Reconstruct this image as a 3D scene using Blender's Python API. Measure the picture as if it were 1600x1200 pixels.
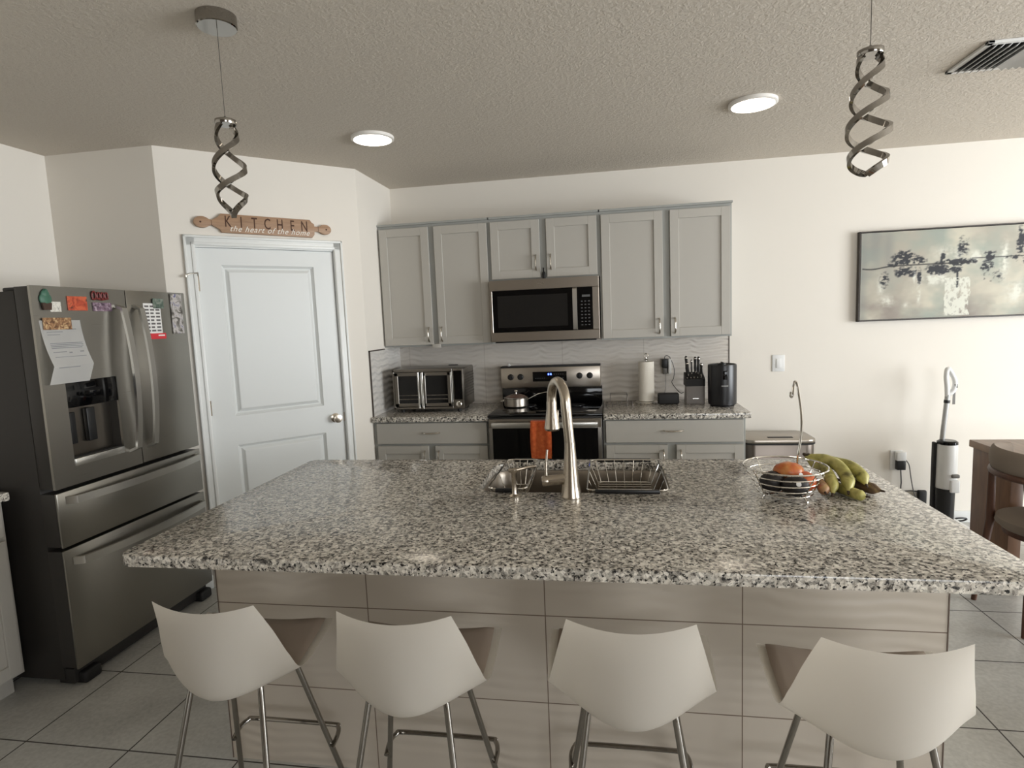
import bpy, bmesh, math, random
from mathutils import Vector, Matrix, noise
PI = math.pi
random.seed(7)
for o in list(bpy.data.objects): bpy.data.objects.remove(o)
scn = bpy.context.scene
COL = scn.collection

# ---------------------------------------------------------------- camera
cd = bpy.data.cameras.new('camera'); cam = bpy.data.objects.new('camera', cd); COL.objects.link(cam)
YAW, PIT, ROL, FPX = .1662, -.1089, -.0413, 914.65
fw = Vector((-math.sin(YAW)*math.cos(PIT), math.cos(YAW)*math.cos(PIT), math.sin(PIT)))
r0 = Vector((math.cos(YAW), math.sin(YAW), 0)); u0 = r0.cross(fw)
rv = math.cos(ROL)*r0 + math.sin(ROL)*u0; uv = -math.sin(ROL)*r0 + math.cos(ROL)*u0
mw = Matrix((rv, uv, -fw)).transposed().to_4x4(); mw.translation = (.8134, -4.4727, 1.5528)
cam.matrix_world = mw
cd.sensor_width = 36; cd.lens = FPX/1600*36; cd.clip_start = .02
scn.camera = cam

# ---------------------------------------------------------------- world, exposure, daylight, added rear fill
vs = scn.view_settings
scn.display_settings.display_device = 'sRGB'
vs.view_transform = 'Standard'; vs.look = 'None'; vs.gamma = 1; vs.use_curve_mapping = False
vs.exposure = 0.9
w = bpy.data.worlds.new('world'); scn.world = w; w.use_nodes = True
bg = w.node_tree.nodes['Background']; bg.inputs[0].default_value = (.80, .90, 1, 1); bg.inputs[1].default_value = 1.0

def area(name, loc, direction, sx, sy, power, color):
    ld = bpy.data.lights.new(name, 'AREA'); ld.shape = 'RECTANGLE'; ld.size = sx; ld.size_y = sy
    ld.energy = power; ld.color = color
    o = bpy.data.objects.new(name, ld); COL.objects.link(o); o.location = loc
    o.rotation_euler = Vector(direction).to_track_quat('-Z', 'Y').to_euler()
    return o
area('daylight_side_window', (7.27, -3.4, 1.25), (-1, 0, 0), 3.9, 2.2, 210, (.94, .975, 1.0))
area('rear_fill', (3.4, -7.42, 1.45), (0, 1, 0), 2.2, 1.3, 36, (.97, .985, 1.0))  # added fill from behind the camera, kept right of the microwave's reflection

# ---------------------------------------------------------------- materials
MATS = {}
def srgb(r, g, b):
    f = lambda c: (c/255/12.92) if c <= 10.3 else ((c/255+.055)/1.055)**2.4
    return (f(r), f(g), f(b), 1)
def mat(name, col=(200, 200, 200), rough=.5, metal=0, **kw):
    if name in MATS: return MATS[name]
    m = bpy.data.materials.new(name); m.use_nodes = True; MATS[name] = m
    b = m.node_tree.nodes['Principled BSDF']
    b.inputs['Base Color'].default_value = srgb(*col); b.inputs['Roughness'].default_value = rough
    b.inputs['Metallic'].default_value = metal
    for k, v in kw.items():
        if k == 'emit': b.inputs['Emission Color'].default_value = srgb(*v[0]); b.inputs['Emission Strength'].default_value = v[1]
        elif k == 'trans': b.inputs['Transmission Weight'].default_value = v
        elif k == 'coat': b.inputs['Coat Weight'].default_value = v
        elif k == 'sheen': b.inputs['Sheen Weight'].default_value = v
        elif k == 'spec': b.inputs['Specular IOR Level'].default_value = v
        elif k == 'ior': b.inputs['IOR'].default_value = v
        elif k == 'alpha': b.inputs['Alpha'].default_value = v
    return m
class NT:
    def __init__(s, m): s.t = m.node_tree; s.b = s.t.nodes['Principled BSDF']
    def n(s, typ, **kw):
        x = s.t.nodes.new(typ)
        for k, v in kw.items():
            if hasattr(x, k): setattr(x, k, v)
            else: x.inputs[k.replace('_', ' ')].default_value = v
        return x
    def l(s, a, b): s.t.links.new(a, b)
    def pos(s): return s.n('ShaderNodeNewGeometry').outputs['Position']
    def objc(s): return s.n('ShaderNodeTexCoord').outputs['Object']
    def mapped(s, src, scale=(1, 1, 1), rot=(0, 0, 0)):
        m = s.n('ShaderNodeMapping'); m.inputs['Scale'].default_value = scale; m.inputs['Rotation'].default_value = rot
        s.l(src, m.inputs[0]); return m.outputs[0]
    def noise(s, src, scale, detail=3, rough=.5, dist=0):
        x = s.n('ShaderNodeTexNoise'); x.inputs['Scale'].default_value = scale; x.inputs['Detail'].default_value = detail
        x.inputs['Roughness'].default_value = rough; x.inputs['Distortion'].default_value = dist; s.l(src, x.inputs['Vector']); return x
    def ramp(s, fac, stops, interp='LINEAR'):
        x = s.n('ShaderNodeValToRGB'); x.color_ramp.interpolation = interp
        e = x.color_ramp.elements
        while len(e) < len(stops): e.new(.5)
        for i, (p, c) in enumerate(stops):
            e[i].position = p; e[i].color = srgb(*c) if len(c) == 3 else c
        s.l(fac, x.inputs[0]); return x.outputs[0]
    def bump(s, h, strength=.3, dist=.01):
        x = s.n('ShaderNodeBump'); x.inputs['Strength'].default_value = strength; x.inputs['Distance'].default_value = dist
        s.l(h, x.inputs['Height']); s.l(x.outputs[0], s.b.inputs['Normal']); return x
    def math(s, op, a, b=None, c=None):
        x = s.n('ShaderNodeMath'); x.operation = op
        for i, v in enumerate((a, b, c)):
            if v is None: continue
            if isinstance(v, (int, float)): x.inputs[i].default_value = v
            else: s.l(v, x.inputs[i])
        return x.outputs[0]
    def mix(s, fac, a, b, mode='MIX'):
        x = s.n('ShaderNodeMix'); x.data_type = 'RGBA'; x.blend_type = mode
        if isinstance(fac, (int, float)): x.inputs[0].default_value = fac
        else: s.l(fac, x.inputs[0])
        for i, v in ((6, a), (7, b)):
            if isinstance(v, tuple): x.inputs[i].default_value = srgb(*v) if len(v) == 3 else v
            else: s.l(v, x.inputs[i])
        return x.outputs[2]
    def xyz(s, src):
        x = s.n('ShaderNodeSeparateXYZ'); s.l(src, x.inputs[0]); return x.outputs
    def grid(s, coord, origin, step, width):
        """1 on a grout line, 0 elsewhere"""
        a = s.math('SUBTRACT', coord, origin - step/2)
        a = s.math('DIVIDE', a, step); a = s.math('FRACT', a); a = s.math('SUBTRACT', a, .5); a = s.math('ABSOLUTE', a)
        return s.math('LESS_THAN', a, width/2/step)

def paint(name, col, scale=260, strength=.12):
    m = mat(name, col, .75); t = NT(m); p = t.pos()
    t.bump(t.noise(p, scale, 3).outputs[0], strength, .002); return m
WALL = paint('wall_paint', (230, 224, 214))
TRIMW = mat('trim_white', (228, 229, 226), .35)
DOORW = mat('door_white', (222, 224, 222), .4)
m = mat('ceiling_texture', (206, 197, 184), .9); t = NT(m); p = t.pos()
n1 = t.noise(p, 55, 5, .65, .6); n2 = t.noise(p, 22, 3, .5, .3)
h = t.math('ADD', t.ramp(n1.outputs[0], [(.42, (0, 0, 0)), (.62, (255, 255, 255))]), n2.outputs[0])
t.bump(h, .42, .006); CEIL = m

# floor tile
m = mat('floor_tile', (170, 168, 160), .38); t = NT(m); p = t.pos(); x, y, z = t.xyz(p)
g = t.math('MAXIMUM', t.grid(x, -1.46, .4547, .006), t.grid(y, -1.336, .4547, .006))
cl = t.ramp(t.noise(p, 2.6, 5, .6, .8).outputs[0], [(.3, (164, 162, 156)), (.7, (196, 194, 187))])
cl = t.mix(.25, cl, t.ramp(t.noise(p, 60, 3).outputs[0], [(.35, (150, 148, 142)), (.65, (206, 204, 198))]))
t.l(t.mix(g, cl, (66, 62, 58)), t.b.inputs['Base Color'])
t.l(t.math('MULTIPLY_ADD', g, .5, .3), t.b.inputs['Roughness'])
t.bump(t.math('SUBTRACT', 1, g), .5, .002); FLOOR = m

# granite
def granite(name):
    m = mat(name, (150, 145, 135), .17); t = NT(m); p = t.pos()
    a = t.noise(p, 60, 4, .62, .6).outputs[0]; b_ = t.noise(p, 95, 4, .62).outputs[0]
    v = t.n('ShaderNodeTexVoronoi'); v.inputs['Scale'].default_value = 105; t.l(p, v.inputs['Vector'])
    base = t.ramp(a, [(.34, (18, 17, 18)), (.42, (96, 92, 88)), (.46, (186, 180, 170)), (.55, (222, 216, 204)), (.7, (242, 238, 228))])
    vc = t.ramp(t.xyz(v.outputs['Color'])[0], [(.18, (16, 16, 18)), (.26, (120, 114, 106)), (.6, (190, 182, 170)), (.9, (240, 234, 224))])
    c = t.mix(.5, base, vc)
    c = t.mix(t.ramp(b_, [(.40, (255, 255, 255)), (.44, (0, 0, 0))]), c, (14, 14, 16))
    t.l(c, t.b.inputs['Base Color']); return m
GRAN = granite('speckled_granite')

# wavy relief tile (backsplash, island front)
def wavetile(name, col, axis, joints, zj=None, strength=.6, pitch=.045, amp=.5, fx=7, patch=False, jc=(112, 96, 84)):
    m = mat(name, col, .34); t = NT(m); p = t.pos(); x, y, z = t.xyz(p)
    n = t.noise(t.mapped(p, (fx, fx, 2.2)), 1, 1.5, .5, .3).outputs[0]
    ph = t.math('ADD', t.math('DIVIDE', z, pitch), t.math('MULTIPLY', n, amp*4))
    h = t.math('SINE', t.math('MULTIPLY', ph, 2*PI))
    if patch:
        k = t.ramp(t.noise(t.mapped(p, (2.2, 2.2, 5)), 1, 2).outputs[0], [(.42, (10, 10, 10)), (.62, (255, 255, 255))])
        h = t.math('MULTIPLY', h, k)
    g = None
    if joints: g = t.grid(x if axis == 'x' else y, joints[0], joints[1], .0035)
    if zj:
        gz = t.grid(z, zj[0], zj[1], .0035); g = t.math('MAXIMUM', g, gz) if g is not None else gz
    if g is not None:
        t.l(t.mix(g, tuple(col), jc), t.b.inputs['Base Color'])
    t.bump(h, strength, .004); return m
BSPL = wavetile('backsplash_wave_tile', (206, 199, 190), 'x', (1.07, .607), None, .6, .042, .45, 6, False, (176, 168, 158))
BSPR = wavetile('return_wave_tile', (212, 208, 202), 'y', None, None, .9, .046, .35, 9)
IPAN = wavetile('island_wave_tile', (188, 178, 165), 'x', (-.016, .607), (-.006, .302), .35, .040, .7, 3.2, True)

def brushed(name, col, rough=.3, axis=2, metal=1):
    m = mat(name, col, rough, metal); t = NT(m); p = t.pos()
    sc = [900, 900, 900]; sc[axis] = 6
    n = t.noise(t.mapped(p, tuple(sc)), 1, 2)
    t.l(t.math('MULTIPLY_ADD', n.outputs[0], .10, rough-.05), t.b.inputs['Roughness'])
    return m
STEEL = brushed('brushed_stainless', (132, 127, 120), .30, 1)
STEELX = brushed('brushed_stainless_wide', (172, 164, 154), .30, 0)
FRIDGE = brushed('fridge_stainless', (158, 155, 148), .30, 1)
HANDLE = mat('handle_stainless', (200, 198, 193), .30, 1)
CHROME = mat('chrome', (215, 212, 206), .08, 1)
NICKEL = mat('brushed_nickel', (188, 178, 164), .24, 1)
SATIN = mat('satin_pull', (196, 190, 180), .25, 1)
BLACKG = mat('black_glass', (6, 6, 7), .06, spec=.3)
BLACKP = mat('black_plastic', (20, 20, 21), .4)
BLACKM = mat('black_matte', (24, 23, 23), .6)
DARKBODY = mat('fridge_side', (44, 41, 38), .5)
CAB = mat('cabinet_grey', (180, 176, 168), .45)
CABS = mat('cabinet_frame_grey', (158, 159, 155), .5)
WHITEP = mat('white_plastic', (226, 226, 224), .35)
GREYP = mat('grey_plastic', (120, 118, 114), .4)
SHELL = mat('stool_shell', (240, 234, 224), .38)
LEGM = mat('stool_chrome', (150, 146, 140), .12, 1)
CUSH = mat('stool_cushion', (192, 176, 160), .55)
PAPER = mat('paper_white', (226, 224, 220), .85)
INK = mat('ink_grey', (140, 140, 142), .8)
m = mat('orange_towel', (238, 110, 50), .95, sheen=.3); t = NT(m); p = t.objc()
t.bump(t.noise(p, 400, 3).outputs[0], .8, .004)
t.l(t.ramp(t.noise(p, 40, 4).outputs[0], [(.3, (222, 92, 38)), (.7, (250, 132, 66))]), t.b.inputs['Base Color']); TOWEL = m
m = mat('paper_towel', (232, 226, 214), .9); t = NT(m); p = t.objc(); t.bump(t.noise(p, 180, 2).outputs[0], .4, .003); PTOW = m
def wood(name, c1, c2, sc=(3, 40, 40), rough=.5):
    m = mat(name, c1, rough); t = NT(m); p = t.objc()
    n = t.noise(t.mapped(p, sc), 1, 5, .6, 1.2)
    t.l(t.ramp(n.outputs[0], [(.3, c1), (.7, c2)]), t.b.inputs['Base Color']); t.bump(n.outputs[0], .1, .002); return m
SIGNW = wood('sign_wood', (150, 118, 92), (176, 142, 112), (6, 60, 60))
CARVE = mat('carved_brown', (74, 44, 26), .7)
WALNUT = wood('walnut', (66, 40, 28), (92, 58, 40), (30, 30, 4), .45)
TABLEW = wood('table_wood', (112, 84, 62), (146, 114, 88), (40, 3, 10), .35)
UPH = mat('chair_fabric', (128, 116, 104), .9)
m = mat('lamp_diffuser', (255, 255, 255), .5, emit=((255, 240, 218), 5.0)); DIFF = m
BLUE = mat('clock_digits', (40, 60, 255), .5, emit=((90, 120, 255), 2.5))
GLASS = mat('clear_glass', (255, 255, 255), .03, trans=1, ior=1.3)

# ---------------------------------------------------------------- mesh builder
XF = {}
class MB:
    def __init__(s): s.bm = bmesh.new()
    def _merge(s, b2, mtx=None):
        if mtx is not None: b2.transform(mtx)
        me = bpy.data.meshes.new('tmp'); b2.to_mesh(me); b2.free(); s.bm.from_mesh(me); bpy.data.meshes.remove(me); return s
    def box(s, x0, y0, z0, x1, y1, z1, bev=0, seg=2, mtx=None):
        b = bmesh.new(); bmesh.ops.create_cube(b, size=1)
        for v in b.verts: v.co = Vector(((x0+x1)/2+v.co.x*(x1-x0), (y0+y1)/2+v.co.y*(y1-y0), (z0+z1)/2+v.co.z*(z1-z0)))
        if bev: bmesh.ops.bevel(b, geom=b.edges[:], offset=min(bev, .49*min(abs(x1-x0), abs(y1-y0), abs(z1-z0))), segments=seg, profile=.5, affect='EDGES')
        return s._merge(b, mtx)
    def tube(s, pts, r, n=10, closed=False, caps=True, flat=None):
        """round tube along pts; r number or list; flat=(a,b) gives an elliptic/flat section scale"""
        pts = [Vector(p) for p in pts]; N = len(pts); rr = r if isinstance(r, (list, tuple)) else [r]*N
        rings = []; up = None
        for i, p in enumerate(pts):
            if closed: d = pts[(i+1) % N]-pts[(i-1) % N]
            else: d = pts[min(i+1, N-1)]-pts[max(i-1, 0)]
            d.normalize()
            if up is None:
                up = Vector((0, 0, 1)) if abs(d.z) < .9 else Vector((0, 1, 0))
            a = d.cross(up)
            if a.length < 1e-5: a = d.cross(Vector((1, 0, 0)))
            a.normalize(); b = a.cross(d).normalized(); up = b
            rings.append([s.bm.verts.new(p + rr[i]*(math.cos(2*PI*k/n)*a*(flat[0] if flat else 1)+math.sin(2*PI*k/n)*b*(flat[1] if flat else 1))) for k in range(n)])
        M = N if closed else N-1
        for i in range(M):
            A, B = rings[i], rings[(i+1) % N]
            for k in range(n): s.bm.faces.new((A[k], A[(k+1) % n], B[(k+1) % n], B[k]))
        if caps and not closed:
            s.bm.faces.new(rings[0][::-1]); s.bm.faces.new(rings[-1])
        return s
    def strap(s, pts, widthdir, w, th):
        """rectangular ribbon along pts"""
        pts = [Vector(p) for p in pts]; wd = Vector(widthdir).normalized(); rings = []
        for i, p in enumerate(pts):
            d = (pts[min(i+1, len(pts)-1)]-pts[max(i-1, 0)]).normalized(); nn = d.cross(wd).normalized()
            rings.append([s.bm.verts.new(p+a*wd*w/2+b*nn*th/2) for a, b in ((-1, -1), (1, -1), (1, 1), (-1, 1))])
        for A, B in zip(rings, rings[1:]):
            for k in range(4): s.bm.faces.new((A[k], A[(k+1) % 4], B[(k+1) % 4], B[k]))
        s.bm.faces.new(rings[0][::-1]); s.bm.faces.new(rings[-1]); return s
    def lathe(s, prof, c=(0, 0, 0), n=32, axis=(0, 0, 1), sx=1, sy=1):
        """profile [(r,h)...] turned about an axis through c"""
        q = Vector((0, 0, 1)).rotation_difference(Vector(axis)); c = Vector(c); rings = []
        for r, h in prof:
            if r < 1e-6: rings.append([s.bm.verts.new(c+q@Vector((0, 0, h)))])
            else: rings.append([s.bm.verts.new(c+q@Vector((r*sx*math.cos(2*PI*k/n), r*sy*math.sin(2*PI*k/n), h))) for k in range(n)])
        for A, B in zip(rings, rings[1:]):
            for k in range(n):
                a = [A[k % len(A)]]; 
                if len(A) > 1: a.append(A[(k+1) % n])
                b = [B[(k+1) % n], B[k]] if len(B) > 1 else [B[0]]
                f = a+b
                if len(f) > 2: s.bm.faces.new(f)
        if len(rings[0]) > 1: s.bm.faces.new(rings[0][::-1])
        if len(rings[-1]) > 1: s.bm.faces.new(rings[-1])
        return s
    def cyl(s, p0, p1, r, n=20, r2=None):
        p0, p1 = Vector(p0), Vector(p1); L = (p1-p0).length
        return s.lathe([(r, 0), (r if r2 is None else r2, L)], p0, n, (p1-p0).normalized())
    def prism(s, poly, z0, z1, hole=None, mtx=None, bev=0):
        """polygon (xy) extruded z0..z1, optional hole"""
        b = bmesh.new()
        def loop(pl): 
            vs = [b.verts.new((x, y, z1)) for x, y in pl]
            return [b.edges.new((vs[i], vs[(i+1) % len(vs)])) for i in range(len(vs))]
        ed = loop(poly)
        if hole:
            ed += loop(hole); bmesh.ops.triangle_fill(b, use_beauty=True, edges=ed)
        else:
            b.faces.new([v for v in b.verts])
        bmesh.ops.recalc_face_normals(b, faces=b.faces[:])
        if b.faces[:] and sum(f.normal.z for f in b.faces) < 0: bmesh.ops.reverse_faces(b, faces=b.faces[:])
        top = b.faces[:]
        r = bmesh.ops.extrude_face_region(b, geom=top); nv = [g for g in r['geom'] if isinstance(g, bmesh.types.BMVert)]
        newf = [g for g in r['geom'] if isinstance(g, bmesh.types.BMFace)]
        for v in nv: v.co.z = z0
        bmesh.ops.recalc_face_normals(b, faces=b.faces[:])
        if bev:
            ee = [e for e in b.edges if len(e.link_faces) == 2 and e.calc_face_angle(0) > .9 and abs(e.verts[0].co.z-e.verts[1].co.z) < 1e-6]
            bmesh.ops.bevel(b, geom=ee, offset=bev, segments=2, profile=.5, affect='EDGES')
        return s._merge(b, mtx)
    def surf(s, fn, nu, nv, th=0, closeu=False):
        """grid surface fn(u,v) u,v in 0..1"""
        g = [[s.bm.verts.new(fn(i/nu, j/nv)) for j in range(nv+1)] for i in range(nu+(0 if closeu else 1))]
        fs = []
        for i in range(nu):
            for j in range(nv):
                A = g[i]; B = g[(i+1) % len(g)]
                fs.append(s.bm.faces.new((A[j], B[j], B[j+1], A[j+1])))
        if th:
            bmesh.ops.solidify(s.bm, geom=fs, thickness=th)
        return s
    def build(s, name, m, parent=None, loc=None, smooth=35, local=False):
        me = bpy.data.meshes.new(name); 
        bmesh.ops.recalc_face_normals(s.bm, faces=s.bm.faces[:])
        s.bm.to_mesh(me); s.bm.free()
        o = bpy.data.objects.new(name, me); COL.objects.link(o)
        if parent is not None:
            o.parent = parent; X = XF[parent.name]; XF[o.name] = X
            if not local: me.transform(X.inverted())
        elif loc is not None:
            me.transform(Matrix.Translation(-Vector(loc))); o.location = loc; XF[o.name] = Matrix.Translation(loc)
        else: XF[o.name] = Matrix.Identity(4)
        me.materials.append(m)
        if smooth: me.shade_smooth(); me.set_sharp_from_angle(angle=math.radians(smooth))
        return o
def tag(o, label, cat, group=None, kind=None):
    if label: o['label'] = label
    if cat: o['category'] = cat
    if group: o['group'] = group
    if kind: o['kind'] = kind
    return o
def thing(name, loc, label, cat, group=None, rz=0, kind=None):
    o = bpy.data.objects.new(name, None); COL.objects.link(o); o.location = loc; o.rotation_euler = (0, 0, rz)
    o.empty_display_size = .1
    XF[o.name] = Matrix.Translation(loc) @ Matrix.Rotation(rz, 4, 'Z')
    return tag(o, label, cat, group, kind)
def struct(o): o['kind'] = 'structure'; return o
def copy_tree(o, parent=None):
    c = o.copy(); COL.objects.link(c)
    if parent is not None: c.parent = parent
    XF[c.name] = XF[o.name]
    for ch in list(o.children):
        copy_tree(ch, c)
    return c
def rrect(x0, y0, x1, y1, r, n=6):
    pts = []
    for cx, cy, a0 in ((x1-r, y1-r, 0), (x0+r, y1-r, 90), (x0+r, y0+r, 180), (x1-r, y0+r, 270)):
        for k in range(n+1):
            a = math.radians(a0+90*k/n); pts.append((cx+r*math.cos(a), cy+r*math.sin(a)))
    return pts
def text_mesh(txt, size, ext, align='CENTER', shear=0, space=1, bold=0):
    cu = bpy.data.curves.new('txt', 'FONT'); cu.body = txt; cu.size = size; cu.extrude = ext; cu.align_x = align; cu.align_y = 'CENTER'
    cu.shear = shear; cu.space_character = space; cu.offset = bold; cu.resolution_u = 3
    o = bpy.data.objects.new('txt', cu); COL.objects.link(o)
    dg = bpy.context.evaluated_depsgraph_get(); me = bpy.data.meshes.new_from_object(o.evaluated_get(dg))
    bpy.data.objects.remove(o); bpy.data.curves.remove(cu)
    b = bmesh.new(); b.from_mesh(me); bpy.data.meshes.remove(me); return b

# ================================================================ setting
XL, XR_, YF, H = -2.365, 7.2, -7.35, 2.60
PC = Vector((-1.6687, -1.4535)); PR = Vector((-.8375, -.6323))
struct(MB().box(XL-.1, YF-.1, -.1, XR_+.1, .1, 0).build('floor', FLOOR, smooth=0))
struct(MB().box(XL-.1, YF-.1, H, XR_+.1, .1, H+.1).build('ceiling', CEIL, smooth=0))
struct(MB().box(PR.x, 0, 0, XR_, .1, H).build('wall_back', WALL, smooth=0))
struct(MB().box(XL-.1, YF, 0, XL, PC.y, H).build('wall_left', WALL, smooth=0))
struct(MB().box(XL-.1, PC.y, 0, PC.x, PC.y+.1, H).build('wall_pantry_side', WALL, smooth=0))
struct(MB().box(PR.x-.1, PR.y, 0, PR.x, .1, H).build('wall_return', WALL, smooth=0))
# diagonal pantry wall with its door opening, in its own frame (x along wall, room on -y)
DL = (PR-PC).length; DA = math.atan2(PR.y-PC.y, PR.x-PC.x)
DX = Matrix.Translation((PC.x, PC.y, 0)) @ Matrix.Rotation(DA, 4, 'Z')
dw = thing('wall_diagonal', (PC.x, PC.y, 0), None, None, rz=DA, kind='structure')
bpy.data.objects.remove(dw)
S0, S1, DZ = .155, .990, 2.062
b = MB()
b.box(0, 0, 0, S0, .1, H).box(S1, 0, 0, DL, .1, H).box(S0, 0, DZ, S1, .1, H)
b.bm.transform(DX); struct(b.build('wall_diagonal', WALL, smooth=0))
# right wall with patio opening, unseen rear wall with an opening added for the fill light
struct(MB().box(XR_, YF, 0, XR_+.1, -5.4, H).box(XR_, -1.4, 0, XR_+.1, .1, H).box(XR_, -5.4, 2.4, XR_+.1, -1.4, H).build('wall_right', WALL, smooth=0))
struct(MB().box(XL, YF-.1, 0, 2.25, YF, H).box(4.55, YF-.1, 0, XR_, YF, H).box(2.25, YF-.1, 2.12, 4.55, YF, H).box(2.25, YF-.1, 0, 4.55, YF, .78).build('wall_front', paint('bounce_cut_paint', (128, 118, 108)), smooth=0))  # dark taupe chosen for this unseen wall to reduce bounced light
f = thing('window_1', (XR_, -3.4, 0), None, None, kind='structure')
b = MB()
for y0, y1 in ((-5.4, -5.34), (-3.44, -3.36), (-1.46, -1.4)): b.box(XR_+.01, y0, 0, XR_+.08, y1, 2.4)
b.box(XR_+.01, -5.4, 0, XR_+.08, -1.4, .07).box(XR_+.01, -5.4, 2.33, XR_+.08, -1.4, 2.4); b.build('window_frame', TRIMW, f)
f = thing('fill_window', (3.4, YF, .78), None, None, kind='structure')  # made-up window behind the camera, frames the rear fill light
b = MB()
for x0, x1 in ((2.25, 2.31), (3.37, 3.43), (4.49, 4.55)): b.box(x0, YF-.08, .78, x1, YF-.01, 2.12)
b.box(2.25, YF-.08, .78, 4.55, YF-.01, .84).box(2.25, YF-.08, 2.06, 4.55, YF-.01, 2.12); b.build('window_frame', TRIMW, f)
# baseboards
struct(MB().box(1.70, -.014, 0, XR_, 0, .083, .004).build('baseboard_back', TRIMW))
struct(MB().box(XL, -7.3, 0, XL+.014, -3.3, .083, .004).build('baseboard_left', TRIMW))
b = MB(); b.box(DL*0, -.014, 0, .088, 0, .083, .004).box(1.056, -.014, 0, DL, 0, .083, .004); b.bm.transform(DX); struct(b.build('baseboard_diagonal', TRIMW))
# backsplash (wall tile) on the back wall and on the return
b = MB(); b.box(PR.x, -.009, .914, 1.676, 0, 1.40); struct(b.build('wall_backsplash', BSPL, smooth=0))
struct(MB().box(1.674, -.012, .914, 1.680, 0, 1.40).build('trim_backsplash', mat('dark_trim', (70, 62, 56), .5)))
struct(MB().box(PR.x, -.61, .914, PR.x+.009, -.0095, 1.375).build('wall_backsplash_return', BSPR, smooth=0))
struct(MB().box(PR.x, -.615, .914, PR.x+.011, -.609, 1.38).box(PR.x, -.615, 1.372, PR.x+.011, -.33, 1.380).build('trim_backsplash_return', MATS['dark_trim']))

# pantry door: casing, leaf, panels, hinges, knob
dr = thing('door_1', (PC.x, PC.y, 0), None, None, rz=DA, kind='structure')
b = MB()
def casing(b, x0, x1, z1):
    # stepped moulding: wide base + inner and outer beads
    for d, (a, c) in ((-.012, (0, .062)), (-.018, (.004, .022)), (-.021, (.046, .060))):
        b.box(x0-.062+.062-c, d, 0, x0-a, 0, z1+c, .003); b.box(x1+a, d, 0, x1+c, 0, z1+c, .003); b.box(x0-c, d, z1+a, x1+c, 0, z1+c, .003)
casing(b, .166, .978, 2.058); b.build('casing', TRIMW, dr, local=True)
b = MB(); b.box(.155, .0, 0, .166, .1, 2.062).box(.978, 0, 0, .990, .1, 2.062).box(.155, 0, 2.052, .99, .1, 2.062); b.build('jamb', TRIMW, dr, local=True)
lf = MB()
X0, X1 = .169, .975
lf.box(X0, .031, .012, X1, .046, 2.049)
pans = ((.298, 1.035, .846, 1.950), (.298, .205, .846, .853))
lf.box(X0, .010, .012, .298, .032, 2.049).box(.846, .010, .012, X1, .032, 2.049)
lf.box(.298, .010, .012, .846, .032, .205).box(.298, .010, .853, .846, .032, 1.035).box(.298, .010, 1.950, .846, .032, 2.049)
leaf = lf.build('door_leaf', DOORW, dr, local=True)
for (a0, c0, a1, c1) in pans:
    q = MB(); bm = q.bm
    def ring(i, y): return [bm.verts.new(v) for v in ((a0+i, y, c0+i), (a1-i, y, c0+i), (a1-i, y, c1-i), (a0+i, y, c1-i))]
    rs = [ring(.0, .010), ring(.003, .014), ring(.016, .029), ring(.021, .029), ring(.040, .0125), ring(.045, .0115)]
    for A, B in zip(rs, rs[1:]):
        for k in range(4): bm.faces.new((A[k], A[(k+1) % 4], B[(k+1) % 4], B[k]))
    bm.faces.new(rs[-1])
    q.build('panel', DOORW, leaf, local=True, smooth=0)
for zc in (.25, 1.10, 1.84):
    MB().box(.160, -.004, zc-.045, .172, .012, zc+.045).cyl((.166, -.006, zc-.045), (.166, -.006, zc+.045), .006, 10).build('hinge', NICKEL, dr, local=True)
MB().tube([(.166, -.008, 1.88), (.166, -.02, 1.90), (.12, -.03, 1.893), (.10, -.033, 1.88)], .004, 8).lathe([(.009, 0), (.009, .012)], (.10, -.033, 1.874)).build('door_stop', SATIN, dr, local=True)
MB().lathe([(.031, 0), (.031, .004), (.012, .010), (.011, .028), (.022, .036), (.029, .048), (.027, .060), (.0, .066)], (.917, .010, .944), 28, (0, -1, 0)).build('knob', NICKEL, dr, local=True)
MB().box(.973, .0, .915, .981, .012, .975).build('strike_plate', NICKEL, dr, local=True)

# ================================================================ kitchen cabinets
def shaker(b, x0, x1, z0, z1, yf, st=.058, th=.019, rec=.010):
    """door slab facing -y with its face at yf"""
    b.box(x0+st-.001, yf+rec, z0+st-.001, x1-st+.001, yf+th, z1-st+.001)
    b.box(x0, yf, z0, x0+st, yf+th, z1, .0015, 1).box(x1-st, yf, z0, x1, yf+th, z1, .0015, 1)
    b.box(x0+st, yf, z0, x1-st, yf+th, z0+st, .0015, 1).box(x0+st, yf, z1-st, x1-st, yf+th, z1, .0015, 1)
    return b
def pull(b, x, y, z, L, vert=True):
    d = Vector((0, 0, 1)) if vert else Vector((1, 0, 0)); c = Vector((x, y, z)); pts = []
    for k in range(13):
        s_ = -1+2*k/12; pts.append(c+d*s_*L/2+Vector((0, -.030*(1-abs(s_)**4), 0)))
    return b.tube(pts, [.0055*(1-.0*abs(k-6)) for k in range(13)], 8)
UT = 2.264
def upper(name, x0, x1, z0, label, split, hz):
    t_ = thing(name, ((x0+x1)/2, -.15, z0), label, 'cabinet', 'grey shaker wall cabinets')
    MB().box(x0, -.305, z0, x1, 0-.001 if z0 > 1.5 else -.0095, UT, .001, 1).box(x0-.004, -.318, UT, x1+.004, -.001, UT+.014).build('body', CABS, t_)
    for i, (a, c) in enumerate(split):
        d = shaker(MB(), a, c, z0+.012, UT-.022, -.325).build('door', CAB, t_)
        hx = c-.028 if i == 0 else a+.028
        pull(MB(), hx, -.326, z0+hz, .105).build('handle', SATIN, d)
    return t_
upper('wall_cabinet', -.8365, -.010, 1.385, 'tall two-door grey wall cabinet next to the pantry wall, above the toaster oven', ((-.822, -.452), (-.410, -.022)), .085)
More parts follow.
